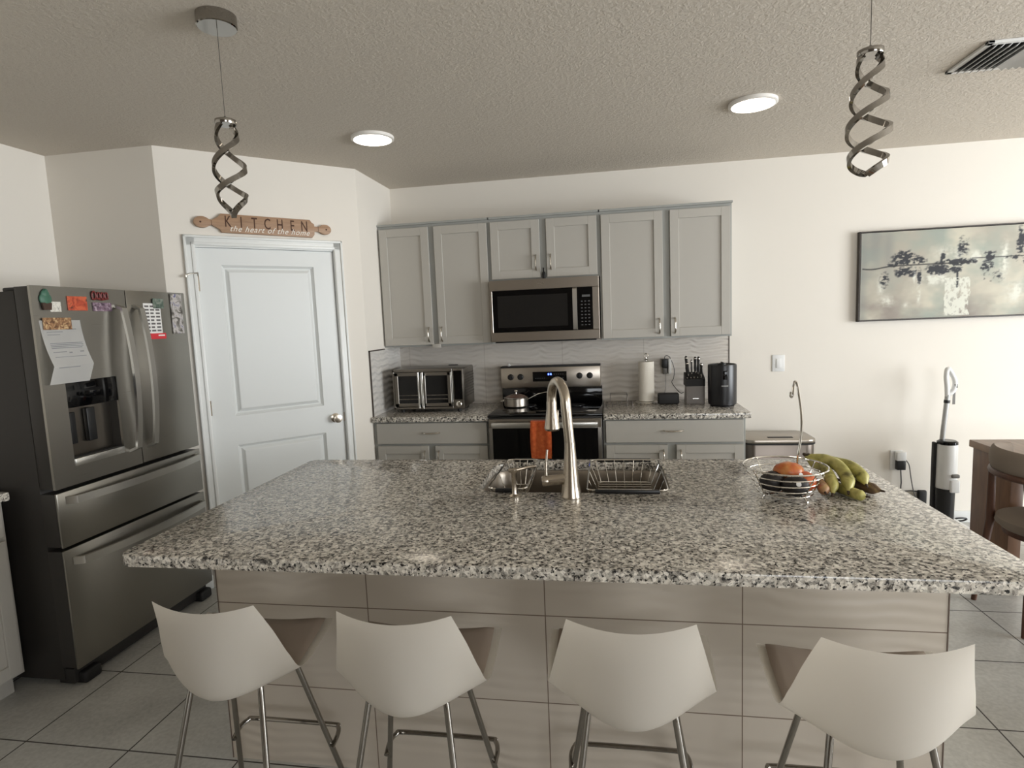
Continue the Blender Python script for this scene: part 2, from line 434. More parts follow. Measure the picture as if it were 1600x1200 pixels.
mc = upper('wall_cabinet', -.010, .765, 1.830, 'short two-door grey wall cabinet directly above the microwave', ((.004, .352), (.400, .748)), .115)
upper('wall_cabinet', .765, 1.6375, 1.385, 'tall two-door grey wall cabinet at the right end, above the black canister', ((.778, 1.188), (1.236, 1.625)), .085)
b = MB(); b.box(.366, -.333, 1.822, .386, -.312, 1.878, .004).tube([(.376, -.33, 1.87), (.376, -.345, 1.89), (.376, -.335, 1.905)], .005, 8)
tag(b.build('cabinet_latch', BLACKP, loc=(.376, -.32, 1.82)), 'small black latch hanging between the doors above the microwave', 'latch')
b = MB(); b.box(-.46, -.33, 1.372, -.40, -.31, 1.40, .002); b.build('stile', CAB, bpy.data.objects['wall_cabinet'])

def basecab(x0, x1, label, dx, yf=-.63):
    t_ = thing('base_cabinet', ((x0+x1)/2, -.3, 0), label, 'cabinet', 'grey base cabinets along the back wall')
    MB().box(x0, yf+.020, .10, x1, -.001, .876, .001, 1).box(x0, yf+.09, 0, x1, -.001, .10).build('body', CABS, t_)
    d = MB().box(dx[0], yf, .722, dx[3], yf+.019, .868, .002, 1).build('drawer', CAB, t_)
    pull(MB(), (dx[0]+dx[3])/2+.0, yf-.001, .80, .125, False).build('handle', SATIN, d)
    for i, (a, c) in enumerate(((dx[0], dx[1]), (dx[2], dx[3]))):
        q = shaker(MB(), a, c, .115, .706, yf, .055).build('door', CAB, t_)
        pull(MB(), c-.026 if i == 0 else a+.026, yf-.001, .62, .105).build('handle', SATIN, q)
    return t_
basecab(-.835, -.003, 'grey base cabinet between the pantry wall and the range', (-.808, -.438, -.388, -.018))
basecab(.765, 1.660, 'grey base cabinet between the range and the steel trash can', (.782, 1.176, 1.232, 1.645))
tag(MB().prism(rrect(-.8365, -.648, -.004, -.001, .006), .878, .914, bev=.004).build('countertop', GRAN, loc=(-.42, -.3, .878)), 'speckled granite countertop under the toaster oven, left of the range', 'countertop')
tag(MB().prism(rrect(.766, -.648, 1.690, -.001, .012), .878, .914, bev=.004).build('countertop', GRAN, loc=(1.2, -.3, .878)), 'speckled granite countertop under the knife block, right of the range', 'countertop')

# side base cabinet beside the fridge (left wall)
t_ = thing('base_cabinet', (-2.05, -2.8, 0), 'pale grey cabinet at the left picture edge, beside the dark side of the fridge', 'cabinet')
MB().box(XL+.001, -3.25, .10, -1.762, -2.43, .876).box(XL+.001, -3.25, 0, -1.83, -2.43, .10).build('body', CAB, t_)
for z0, z1, nm in ((.115, .706, 'door'), (.722, .868, 'drawer')):
    q = MB()
    if nm == 'door':
        R90 = Matrix.Translation((-1.742, 0, 0)) @ Matrix.Rotation(PI/2, 4, 'Z')
        shaker(q, -3.23, -2.45, z0, z1, 0, .055)
        q.bm.transform(Matrix.Translation((-1.742, 0, 0)) @ Matrix.Rotation(PI/2, 4, 'Z'))
    else: q.box(-1.761, -3.23, z0, -1.742, -2.45, z1, .002, 1)
    q.build(nm, CAB, t_)
tag(MB().prism(rrect(XL+.001, -3.27, -1.715, -2.425, .01), .878, .914, bev=.004).build('countertop', GRAN, loc=(-2.04, -2.85, .878)), 'granite countertop on the cabinet at the left picture edge, beside the fridge', 'countertop')

# ================================================================ microwave
t_ = thing('microwave', (.376, -.2, 1.40), 'stainless over-the-range microwave with black glass door', 'microwave')
MB().box(-.006, -.375, 1.410, .757, -.010, 1.828, .003).box(.01, -.37, 1.400, .74, -.03, 1.41).build('body', STEELX, t_)
MB().box(.02, -.372, 1.392, .73, -.05, 1.401).build('vent_grille', BLACKM, t_)
b = MB()
for (x0, z0, x1, z1) in ((-.004, 1.402, .755, 1.466), (-.004, 1.757, .755, 1.828), (-.004, 1.466, .014, 1.757), (.712, 1.466, .755, 1.757)): b.box(x0, -.402, z0, x1, -.374, z1, .002, 1)
b.build('front_frame', STEELX, t_)
dd = MB().box(.013, -.398, 1.466, .575, -.376, 1.757).build('door', BLACKG, t_)
MB().box(.05, -.3985, 1.50, .54, -.3978, 1.72).build('window', mat('micro_mesh', (22, 21, 20), .25), dd)
MB().strap([(.592, -.400, 1.752), (.592, -.425, 1.745), (.592, -.433, 1.70), (.592, -.435, 1.61), (.592, -.433, 1.52), (.592, -.425, 1.475), (.592, -.400, 1.468)], (1, 0, 0), .030, .008).build('handle', HANDLE, dd)
cp = MB().box(.575, -.398, 1.466, .713, -.376, 1.757).build('control_panel', BLACKG, t_)
b = MB()
for r_ in range(8):
    for c_ in range(3): b.box(.632+.024*c_, -.3988, 1.497+.023*r_, .644+.024*c_, -.3978, 1.503+.023*r_)
b.box(.640, -.3988, 1.69, .695, -.3978, 1.705); b.build('buttons', mat('panel_print', (90, 90, 90), .5), cp)
b = MB(); b.tube([(.335+.055*k/10, -.4035, 1.792+.006*math.sin(k*.63)) for k in range(11)], .0014, 6); b.tube([(.362, -.4035, 1.799), (.374, -.4035, 1.806), (.384, -.4035, 1.800)], .0012, 6); b.build('emblem', CHROME, t_)

# ================================================================ range
t_ = thing('range', (.381, -.34, 0), 'stainless electric range with black glass cooktop and oven door', 'stove')
MB().box(.002, -.640, .04, .760, -.012, .905, .002).build('body', mat('range_side', (70, 68, 66), .45, .4), t_)
MB().box(-.001, -.655, .903, .763, -.085, .921, .003).build('cooktop', BLACKG, t_)
bg_ = MB().box(.002, -.092, .921, .758, -.012, 1.037, .002).build('backguard_lower', BLACKG, t_)
bu = MB().box(-.003, -.105, 1.035, .765-.016, -.012, 1.192, .006).build('backguard', STEELX, t_)
MB().box(-.003, -.107, 1.190, .750, -.010, 1.201, .002).build('backguard_cap', BLACKM, t_)
dp = MB().box(.242, -.1085, 1.083, .498, -.104, 1.156, .001, 1).build('display', BLACKG, bu)
b = MB()
for k in range(2):
    x_ = .357+.018*k
    b.box(x_, -.1095, 1.130, x_+.010, -.1083, 1.144)
b.build('clock_digits', BLUE, bu)
for rx, rz in ((.262, 1.106), (.402, 1.134), (.402, 1.106)):
    b = MB()
    for k in range(5): b.box(rx+.016*k, -.1095, rz, rx+.008+.016*k, -.1083, rz+.003)
    b.build('display_print', mat('panel_print', (90, 90, 90), .5), bu)
for kx in (.072, .147, .593, .669):
    MB().lathe([(.023, 0), (.023, .004), (.019, .006), (.017, .024), (.0, .025)], (kx, -.105, 1.120), 24, (0, -1, 0)).box(kx-.0035, -.134, 1.105, kx+.0035, -.128, 1.136, .001).build('knob', BLACKP, t_)
for cx, cy, r_ in ((.19, -.23, .09), (.56, -.23, .075), (.19, -.47, .075), (.56, -.47, .105)):
    MB().lathe([(r_-.002, 0), (r_, 0), (r_, .0004), (r_-.002, .0004)], (cx, cy, .921), 40).build('burner_ring', mat('burner_print', (52, 52, 54), .2), t_)
od = MB().box(.006, -.672, .215, .756, -.642, .895, .003).build('oven_door', mat('door_edge_steel', (120, 116, 110), .35, 1), t_)
MB().box(.030, -.6745, .26, .732, -.671, .832).build('oven_glass', BLACKG, od)
MB().box(.008, -.675, .836, .754, -.671, .893, .001, 1).build('door_trim', STEELX, od)
hb = MB().box(.036, -.722, .842, .726, -.702, .880, .006).box(.030, -.715, .846, .048, -.672, .876, .003).box(.714, -.715, .846, .732, -.672, .876, .003).build('handle', HANDLE, od)
MB().box(.006, -.668, .05, .756, -.642, .205, .003).build('drawer', STEELX, t_)
tag(MB().lathe([(.009, 0), (.012, .008), (.006, .018), (0, .02)], (.055, -.06, 1.201), 14).box(.052, -.075, 1.205, .070, -.055, 1.213, .003).build('range_clip', WHITEP, loc=(.055, -.06, 1.201)), 'tiny white clip standing on top of the range backguard', 'clip')

# orange towel over the oven handle
def towel(u, v):
    x_ = .296+.132*u
    L = v*.52
    wob = .004*math.sin(u*9+1)+.003*math.sin(u*17)
    if L < .245: y_ = -.7275-wob*min(1, L*6)-.004*math.sin(L*14); z_ = .640+L
    elif L < .285:
        a = (L-.245)/.04*PI; y_ = -.712-.0155*math.cos(a)-0; z_ = .885+.007*math.sin(a)
    else: y_ = -.6965; z_ = .885-(L-.285)
    return Vector((x_+.004*math.sin(v*7)*(1 if u > .5 else -1), y_, z_))
b = MB().surf(towel, 16, 44, .003)
tag(b.build('towel', TOWEL, loc=(.36, -.71, .64)), 'orange terry towel folded over the oven door handle', 'towel')

# saucepan
c = (.135, -.27, .9215)
t_ = thing('saucepan', c, 'stainless saucepan with glass lid on the left rear burner', 'pan')
MB().lathe([(.0, 0), (.080, 0), (.088, .008), (.088, .062), (.091, .065), (.086, .066), (.083, .062), (.083, .012), (.0, .008)], c, 40).build('pot', STEELX, t_)
ld = MB().lathe([(.0, .094), (.03, .091), (.062, .082), (.084, .068), (.088, .066), (.084, .064), (.060, .077), (.03, .086), (0, .089)], c, 40).build('lid', mat('lid_glass', (120, 96, 84), .08, .35, coat=.6), t_)
MB().lathe([(.090, 0), (.0905, .004), (.085, .006), (.085, 0)], (c[0], c[1], c[2]+.065), 40).build('lid_rim', CHROME, ld)
MB().lathe([(.006, 0), (.005, .012), (.014, .020), (.012, .027), (0, .029)], (c[0], c[1], c[2]+.092), 20).build('lid_knob', CHROME, ld)
MB().tube([(c[0]+.086, c[1]-.01, c[2]+.05), (c[0]+.12, c[1]-.02, c[2]+.068), (c[0]+.17, c[1]-.03, c[2]+.092), (c[0]+.22, c[1]-.04, c[2]+.104), (c[0]+.255, c[1]-.045, c[2]+.108)], [.007, .006, .008, .009, .006], 10, flat=(1.3, .7)).build('handle', CHROME, t_)
MB().tube([(c[0]-.084, c[1]-.03, c[2]+.045), (c[0]-.105, c[1]-.03, c[2]+.043), (c[0]-.112, c[1], c[2]+.040), (c[0]-.105, c[1]+.03, c[2]+.043), (c[0]-.084, c[1]+.03, c[2]+.045)], .006, 10).build('side_handle', CHROME, t_)

# ================================================================ toaster oven
tx0, tx1, ty0, ty1, tz0, tz1 = -.738, -.212, -.45, -.115, .938, 1.228
t_ = thing('toaster_oven', ((tx0+tx1)/2, -.28, .914), 'stainless french-door toaster oven on the left counter', 'toaster oven')
MB().box(tx0, ty0+.02, tz0, tx1, ty1, tz1, .012, 3).build('body', STEEL, t_)
b = MB()
for zz in range(9):
    for yy in range(11): b.cyl((tx1-.001, -.40+.026*yy+(.013 if zz % 2 else 0), 1.02+.02*zz), (tx1+.0008, -.40+.026*yy+(.013 if zz % 2 else 0), 1.02+.02*zz), .0055, 8)
vt = b.build('side_vents', mat('vent_dark', (60, 58, 55), .5), t_); vt['kind'] = 'stuff'
fr = MB()
for (x0, z0, x1, z1) in ((tx0, tz1-.022, -.292, tz1), (tx0, tz0, -.292, tz0+.018), (tx0, tz0, tx0+.014, tz1), (-.300, tz0, -.292, tz1)): fr.box(x0, ty0, z0, x1, ty0+.022, z1, .003, 1)
fr.build('front_frame', STEEL, t_)
for i, (a, c_) in enumerate(((tx0+.016, -.521), (-.517, -.302))):
    q = MB(); z0, z1 = tz0+.020, tz1-.024
    q.box(a, ty0-.004, z0, c_, ty0+.018, z0+.024, .002, 1).box(a, ty0-.004, z1-.024, c_, ty0+.018, z1, .002, 1).box(a, ty0-.004, z0, a+.026, ty0+.018, z1, .002, 1).box(c_-.026, ty0-.004, z0, c_, ty0+.018, z1, .002, 1)
    dd = q.build('door', STEEL, t_)
    MB().box(a+.024, ty0+.003, z0+.022, c_-.024, ty0+.008, z1-.022).build('window', BLACKG, dd)
    hx = c_-.013 if i == 0 else a+.013
    q = MB().cyl((hx, ty0-.032, tz0+.012), (hx, ty0-.032, tz1-.020), .0065, 12)
    for zz in (tz0+.045, tz1-.055): q.cyl((hx, ty0-.032, zz), (hx, ty0-.003, zz), .004, 8)
    q.build('handle', CHROME, dd)
    q = MB()
    for zz in (1.012, 1.040): q.cyl((a+.030, ty0+.001, zz), (c_-.030, ty0+.001, zz), .0018, 8)
    q.build('rack_wires', CHROME, dd)
pn = MB().box(-.290, ty0, tz0, tx1, ty0+.022, tz1, .005, 2).build('control_panel', STEEL, t_)
MB().box(-.282, ty0-.002, 1.005, tx1+.010-.020, ty0+.001, 1.212).build('display', BLACKG, pn)
MB().lathe([(.020, 0), (.020, .004), (.016, .007), (.015, .022), (0, .024)], (-.250, ty0, .972), 24, (0, -1, 0)).build('knob', CHROME, pn)
for x_, y_ in ((tx0+.05, ty0+.05), (tx1-.05, ty0+.05), (tx0+.05, ty1-.05), (tx1-.05, ty1-.05)): MB().cyl((x_, y_, .914), (x_, y_, .940), .014, 14).build('foot', BLACKM, t_)
MB().box(-.40, -.14, 1.227, -.33, -.12, 1.232).build('rear_tab', BLACKM, t_)

# ================================================================ right counter things
def wire(b, pts, r=.0022, closed=False, n=8): return b.tube(pts, r, n, closed)
b = MB(); z_ = .930
wire(b, [(.785, -.30, z_), (.975, -.30, z_), (.975, -.19, z_), (.785, -.19, z_)], .0025, True)
for k in range(6): x_ = .80+.032*k; wire(b, [(x_, -.30, z_), (x_, -.19, z_)], .002)
for x_ in (.815, .935): wire(b, [(x_, -.30, z_), (x_, -.30, .985), (x_, -.285, .995), (x_, -.20, .995), (x_, -.19, .985), (x_, -.19, z_)], .002)
wire(b, [(.815, -.285, .995), (.935, -.285, .995)], .002); wire(b, [(.815, -.20, .995), (.935, -.20, .995)], .002)
for x_ in (.79, .83, .88, .93, .97): b.cyl((x_, -.30, .914), (x_, -.30, .931), .005, 8)
for x_ in (.79, .97): b.cyl((x_, -.19, .914), (x_, -.19, .931), .005, 8)
tag(b.build('wire_rack', mat('dark_wire', (110, 104, 98), .3, .8), loc=(.88, -.25, .914)), 'small low wire rack on the counter right of the range', 'rack')

c = (1.077, -.15, .914)
t_ = thing('paper_towel_holder', c, 'steel paper towel holder with ring finial, left of the knife block', 'holder')
MB().lathe([(.0, 0), (.082, 0), (.084, .006), (.075, .012), (.02, .016), (0, .016)], c, 36).build('base', CHROME, t_)
MB().cyl((c[0], c[1], .928), (c[0], c[1], 1.245), .005, 12).lathe([(.012, 0), (.015, .004), (.006, .010)], (c[0], c[1], 1.226), 16).build('rod', CHROME, t_)
MB().tube([(c[0]+.012*math.cos(2*PI*k/20), c[1], 1.256+.017*math.sin(2*PI*k/20)) for k in range(20)], .0035, 8, True).build('finial', CHROME, t_)
tag(MB().lathe([(.019, 0), (.055, 0), (.0555, .002), (.0555, .282), (.055, .284), (.019, .284), (.019, 0)], (c[0], c[1], .9305), 40).build('paper_towel_roll', PTOW, loc=(c[0], c[1], .9305)), 'white paper towel roll standing on the steel holder', 'paper towel')

tag(MB().box(-.072, -.030, 0, .072, .030, .078, .010, 3, Matrix.Translation((1.222, -.225, .9145)) @ Matrix.Rotation(.03, 4, 'Z')).build('speaker', BLACKM, loc=(1.222, -.225, .9145)), 'small black box speaker on the counter between paper towel and knife block', 'speaker')

tag(MB().box(1.190, -.014, 1.112, 1.262, -.0095, 1.226, .002).build('wall_outlet', mat('outlet_beige', (196, 188, 178), .5), loc=(1.225, -.01, 1.17)), 'pale outlet plate on the backsplash behind the black charger', 'outlet')
tag(MB().box(1.196, -.060, 1.158, 1.238, -.0145, 1.222, .004).build('charger', BLACKP, loc=(1.217, -.02, 1.19)), 'black plug-in charger on the backsplash outlet', 'charger')
tag(MB().box(1.205, -.045, 1.108, 1.236, -.0145, 1.155, .004).build('charger', GREYP, loc=(1.22, -.02, 1.13)), 'small grey plug below the black charger on the backsplash', 'charger')
tag(MB().box(1.242, -.060, 1.112, 1.262, -.0145, 1.222, .003).build('charger', WHITEP, loc=(1.252, -.02, 1.17)), 'slim white upright adapter beside the black charger on the backsplash', 'charger')
def curve(pts, n=6):
    P = [Vector(p) for p in pts]; P = [P[0]*2-P[1]]+P+[P[-1]*2-P[-2]]; out = []
    for i in range(1, len(P)-2):
        for k in range(n):
            t = k/n; a, b_, c_, d = P[i-1:i+3]
            out.append(.5*((2*b_)+(c_-a)*t+(2*a-5*b_+4*c_-d)*t*t+(3*b_-a-3*c_+d)*t**3))
    out.append(P[-2]); return out
tag(MB().tube(curve([(1.217, -.05, 1.222), (1.218, -.055, 1.240), (1.235, -.055, 1.246), (1.258, -.04, 1.226), (1.285, -.03, 1.15), (1.282, -.03, 1.08), (1.268, -.035, 1.045), (1.30, -.06, .995), (1.325, -.09, .972), (1.345, -.10, .98)]), .0025, 8).build('cord', BLACKP, loc=(1.25, -.05, 1.2)), 'black cord looping from the wall charger to the knife block', 'cord')
tag(MB().tube(curve([(1.222, -.03, 1.110), (1.224, -.04, 1.05), (1.215, -.06, .98), (1.20, -.10, .925), (1.19, -.16, .918)]), .0018, 8).build('cord', GREYP, loc=(1.222, -.03, 1.1)), 'thin grey cord hanging from the small plug to the counter', 'cord')

# knife block and knives
t_ = thing('knife_block', (1.405, -.19, .9142), 'grey knife block with black slotted top, right of the small speaker', 'knife block')
def quadprism(b, pts, x0, x1):
    """profile in (y,z) extruded along x"""
    A = [b.bm.verts.new((x0, y, z)) for y, z in pts]; B = [b.bm.verts.new((x1, y, z)) for y, z in pts]
    n = len(pts); b.bm.faces.new(A); b.bm.faces.new(B[::-1])
    for k in range(n): b.bm.faces.new((A[k], B[k], B[(k+1) % n], A[(k+1) % n]))
    return b
quadprism(MB(), [(-.255, .915), (-.255, 1.040), (-.16, 1.040), (-.11, .915)], 1.345, 1.468).build('body', mat('block_grey', (112, 106, 100), .4, .3), t_)
quadprism(MB(), [(-.257, 1.040), (-.257, 1.090), (-.235, 1.100), (-.14, 1.130), (-.12, 1.040)], 1.340, 1.470).build('slotted_top', BLACKM, t_)
MB().box(1.385, -.258, .952, 1.425, -.2551, .955).build('emblem', CHROME, t_)
def knife(x, y, z, L, tilt, wd, label, group):
    mt = Matrix.Translation((x, y, z)) @ Matrix.Rotation(tilt, 4, 'Y') @ Matrix.Rotation(-.22, 4, 'X')
    k_ = thing('knife', (x, y, z), label, 'knife', group)
    b = MB(); b.lathe([(.0, .0), (wd*.8, .002), (wd, L*.25), (wd*.82, L*.55), (wd*1.05, L*.9), (wd*.5, L), (0, L)], (0, 0, 0), 16, sy=.62); b.bm.transform(mt); b.build('handle', BLACKP, k_)
    b = MB(); b.box(-.0012, -wd*.7, -.06, .0012, wd*.7, .004); b.bm.transform(mt); b.build('blade', CHROME, k_)
    b = MB(); b.lathe([(wd*1.0, 0), (wd*1.02, .006)], (0, 0, L*.84), 14, sy=.66); b.bm.transform(mt); b.build('end_band', CHROME, k_)
for i, (x, y, L, tl) in enumerate(((1.362, -.15, .118, -.03), (1.364, -.20, .092, -.06), (1.392, -.17, .098, .0), (1.420, -.15, .110, .02), (1.436, -.17, .118, .06), (1.450, -.21, .085, .05))):
    knife(x, y, 1.100+(.255+y)*.28, L, tl, .0105 if i != 2 else .006,
      ('leftmost tall black knife handle at the back of the block', 'shorter black knife handle in front of the leftmost one', 'thin black knife handle second from left in the block', 'black knife handle with steel end right of the thin one', 'tallest black knife handle, back right of the block', 'short black knife handle at the right front of the block')[i], 'kitchen knives in the block')
for k in range(5):
    k_ = tag(MB().lathe([(.0045, 0), (.0055, .004), (.0045, .010), (0, .012)], (1.352+.023*k, -.246, 1.094), 12, (0, -.3, 1)).build('steak_knife', CHROME, loc=(1.352+.023*k, -.246, 1.094)), 'steel end of the %s steak knife in the block front row' % ('first (leftmost)', 'second from left', 'middle', 'second from right', 'rightmost')[k], 'knife', 'steak knives in the front row of the block')

c = (1.570, -.33, .9142)
t_ = thing('air_fryer', c, 'black cylindrical canister appliance at the right end of the counter', 'appliance')
MB().lathe([(.0, 0), (.078, 0), (.080, .008), (.091, .012), (.093, .03), (.094, .27), (.092, .281), (.088, .283), (.086, .276), (.06, .274), (0, .274)], c, 48).build('body', mat('satin_black', (22, 22, 25), .32), t_)
MB().lathe([(.03, .272), (.028, .286), (.012, .292), (0, .292)], c, 24).box(c[0]-.006, c[1]-.03, c[2]+.283, c[0]+.006, c[1]+.03, c[2]+.297, .003).build('lid_knob', BLACKP, t_)
MB().box(c[0]-.012, c[1]-.0965, c[2]+.185, c[0]+.018, c[1]-.088, c[2]+.245, .006, 3).build('button_panel', BLACKG, t_)
MB().box(c[0]-.022, c[1]-.0945, c[2]+.139, c[0]+.022, c[1]-.090, c[2]+.146, .001).build('emblem', mat('logo_grey', (150, 150, 150), .4), t_)

# trash can
t_ = thing('trash_can', (1.92, -.26, 0), 'stainless steel trash can against the back wall, right of the base cabinet', 'trash can')
b = MB(); b.prism(rrect(1.700, -.42, 2.150, -.10, .07, 8), .03, .655, bev=.004); b.build('body', brushed('can_steel', (112, 104, 97), .33, 2), t_)
MB().prism(rrect(1.694, -.428, 2.156, -.094, .072, 8), .655, .664).build('gasket', BLACKM, t_)
ld = MB(); ld.prism(rrect(1.694, -.428, 2.156, -.094, .072, 8), .664, .690, bev=.006); ld = ld.build('lid', STEELX, t_)
MB().box(1.86, -.36, .6895, 2.02, -.33, .693, .001).build('lid_slot', BLACKM, ld)
MB().prism(rrect(1.71, -.41, 2.14, -.11, .07, 8), 0, .03).build('base', BLACKM, t_)

# light switch, lower outlet and its plugs
t_ = thing('light_switch', (2.018, 0, 1.105), 'white light switch on the back wall above the trash can', 'light switch')
MB().box(1.975, -.007, 1.104, 2.061, -.0005, 1.224, .003).build('plate', WHITEP, t_)
MB().box(2.002, -.012, 1.130, 2.034, -.006, 1.198, .002).build('rocker', WHITEP, t_)
tag(MB().box(2.775, -.007, .375, 2.855, -.0005, .520, .003).build('wall_outlet', WHITEP, loc=(2.815, 0, .45)), 'white outlet low on the back wall behind the bananas', 'outlet')
tag(MB().box(2.800, -.050, .452, 2.862, -.0075, .515, .006).build('charger', WHITEP, loc=(2.83, -.02, .48)), 'white plug adapter in the low wall outlet, left of the vacuum', 'charger')
tag(MB().box(2.806, -.045, .385, 2.862, -.0075, .450, .004).build('charger', BLACKP, loc=(2.83, -.02, .42)), 'black plug below the white adapter in the low wall outlet', 'charger')
tag(MB().tube(curve([(2.835, -.03, .385), (2.838, -.035, .30), (2.843, -.03, .235), (2.90, -.03, .232), (2.95, -.035, .23)]), .004, 8).build('cord', BLACKP, loc=(2.835, -.03, .385)), 'straight black cord from the lower plug to the power brick', 'cord')
tag(MB().tube(curve([(2.862, -.03, .46), (2.885, -.035, .42), (2.90, -.035, .33), (2.92, -.04, .22), (2.95, -.045, .15), (2.97, -.05, .05), (2.98, -.06, .006)]), .0035, 8).build('cord', mat('grey_cord', (90, 88, 86), .5), loc=(2.862, -.03, .46)), 'grey cord hanging from the white adapter past the power brick', 'cord')
tag(MB().box(2.945, -.045, .12, 3.005, -.0155, .238, .012, 3).build('power_brick', BLACKM, loc=(2.975, -.03, .12)), 'black power brick on the back wall left of the vacuum', 'power brick')

# vacuum
t_ = thing('vacuum_cleaner', (3.03, -.24, 0), 'white and black upright floor washer standing against the back wall', 'vacuum cleaner')
MB().lathe([(.0, 0), (.052, 0), (.057, .01), (.059, .21), (.061, .22)], (3.010, -.24, .10), 36).build('lower_tank', BLACKP, t_)
MB().lathe([(.060, 0), (.061, .01), (.059, .28), (.055, .30)], (3.017, -.24, .32), 36).build('body', WHITEP, t_)
MB().lathe([(.055, 0), (.060, .003), (.059, .018), (.048, .026), (0, .026)], (3.017, -.24, .615), 36).build('top_cap', BLACKG, t_)
MB().box(2.940, -.235, .13, 2.960, -.20, .625, .006).build('side_rail', BLACKM, t_)
MB().box(3.010, -.312, .30, 3.068, -.285, .385, .010, 3).build('latch', mat('white_gloss', (236, 236, 234), .2), t_)
MB().box(3.016, -.314, .40, 3.064, -.286, .425, .008, 3).build('latch_grip', GREYP, t_)
MB().cyl((3.005, -.20, .635), (3.028, -.20, .94), .0155, 18).build('pole', mat('pole_grey', (176, 176, 174), .35, .3), t_)
MB().cyl((3.024, -.20, .885), (3.026, -.20, .905), .018, 18).build('pole_collar', BLACKP, t_)
MB().tube(curve([(3.026, -.20, .93), (3.022, -.20, 1.00), (3.015, -.20, 1.06), (3.022, -.20, 1.112), (3.045, -.20, 1.085), (3.068, -.20, 1.03), (3.066, -.20, .985), (3.05, -.20, .955), (3.03, -.20, .945)]), .0150, 12).build('handle', WHITEP, t_)
MB().box(3.060, -.214, .985, 3.080, -.186, 1.015, .004).build('trigger', BLACKP, t_)
MB().box(3.058, -.202, .875, 3.074, -.199, .955, .001, 1, Matrix.Translation((0, 0, 0))).build('hang_tag', GREYP, t_)
MB().box(2.90, -.37, .004, 3.14, -.13, .075, .02, 3).box(2.97, -.27, .07, 3.04, -.20, .12, .01).build('cleaning_head', WHITEP, t_)
tag(MB().tube(curve([(3.17, -.06, .03), (3.18, -.075, .05), (3.23, -.075, .052), (3.25, -.06, .04), (3.23, -.05, .025), (3.18, -.05, .02)]), .006, 8).build('cord', BLACKP, loc=(3.2, -.06, .02)), 'looped black cord on the floor between the vacuum and dining table', 'cord')

# ================================================================ art
ax0, ax1, az0, az1 = 2.5285, 4.13, 1.4407, 2.0532
t_ = thing('framed_painting', ((ax0+ax1)/2, -.02, az0), 'long framed abstract painting in grey, black and cream on the back wall', 'painting')
FRM = mat('frame_dark', (58, 52, 48), .4)
b = MB(); fwd = .007
b.box(ax0, -.042, az0, ax0+fwd, -.001, az1).box(ax1-fwd, -.042, az0, ax1, -.001, az1).box(ax0, -.042, az0, ax1, -.001, az0+fwd).box(ax0, -.042, az1-fwd, ax1, -.001, az1)
b.build('frame', FRM, t_, smooth=0)
NX, NZ = 420, 160
gx0, gx1, gz0, gz1 = ax0+.012, ax1-.012, az0+.012, az1-.012
me = bpy.data.meshes.new('canvas')
vsx = [(gx0+(gx1-gx0)*i/NX, -.036, gz0+(gz1-gz0)*j/NZ) for j in range(NZ+1) for i in range(NX+1)]
fcs = [(j*(NX+1)+i, j*(NX+1)+i+1, (j+1)*(NX+1)+i+1, (j+1)*(NX+1)+i) for j in range(NZ) for i in range(NX)]
me.from_pydata(vsx, [], fcs)
def nz(x, y, s=1, o=0): return noise.fractal(Vector((x*s+o, y*s, o*1.7)), 1.0, 2.0, 4)
def lerp(a, b_, t): t = max(0, min(1, t)); return tuple(a[k]+(b_[k]-a[k])*t for k in range(3))
def gauss(x, c, s): return math.exp(-((x-c)/s)**2)
DARK = [(.34,.30,.055,.07,1.2),(.42,.34,.04,.045,1.1),(.29,.37,.04,.025,1.1),(.56,.32,.014,.06,.9),(.64,.375,.09,.028,1.5),(.67,.22,.03,.12,.65),(.35,.455,.05,.05,1.2),(.53,.45,.06,.05,1.2),(.60,.46,.06,.03,1.2),(.23,.54,.025,.075,.85),(.43,.52,.012,.09,.8),(.645,.56,.006,.12,1),(.82,.33,.03,.05,1.2),(.81,.45,.035,.06,1.0),(.84,.56,.06,.08,.45),(.985,.2,.02,.15,1.1),(.95,.36,.05,.02,1),(1.08,.40,.08,.05,1.2),(1.2,.36,.09,.07,1.2),(1.32,.46,.05,.09,1)]
LITE = [(.52,.56,.09,.055,1.1),(.40,.50,.008,.10,1.2),(.43,.72,.010,.10,1.2),(.90,.38,.022,.17,1.3),(.60,.27,.08,.07,.6),(.76,.33,.05,.06,1.0),(.24,.79,.04,.06,.8),(.66,.30,.03,.04,.8),(.21,.62,.02,.1,.5),(.97,.75,.05,.12,.7),(1.1,.62,.07,.06,1.1),(1.25,.7,.04,.2,1),(.36,.85,.02,.03,.5)]
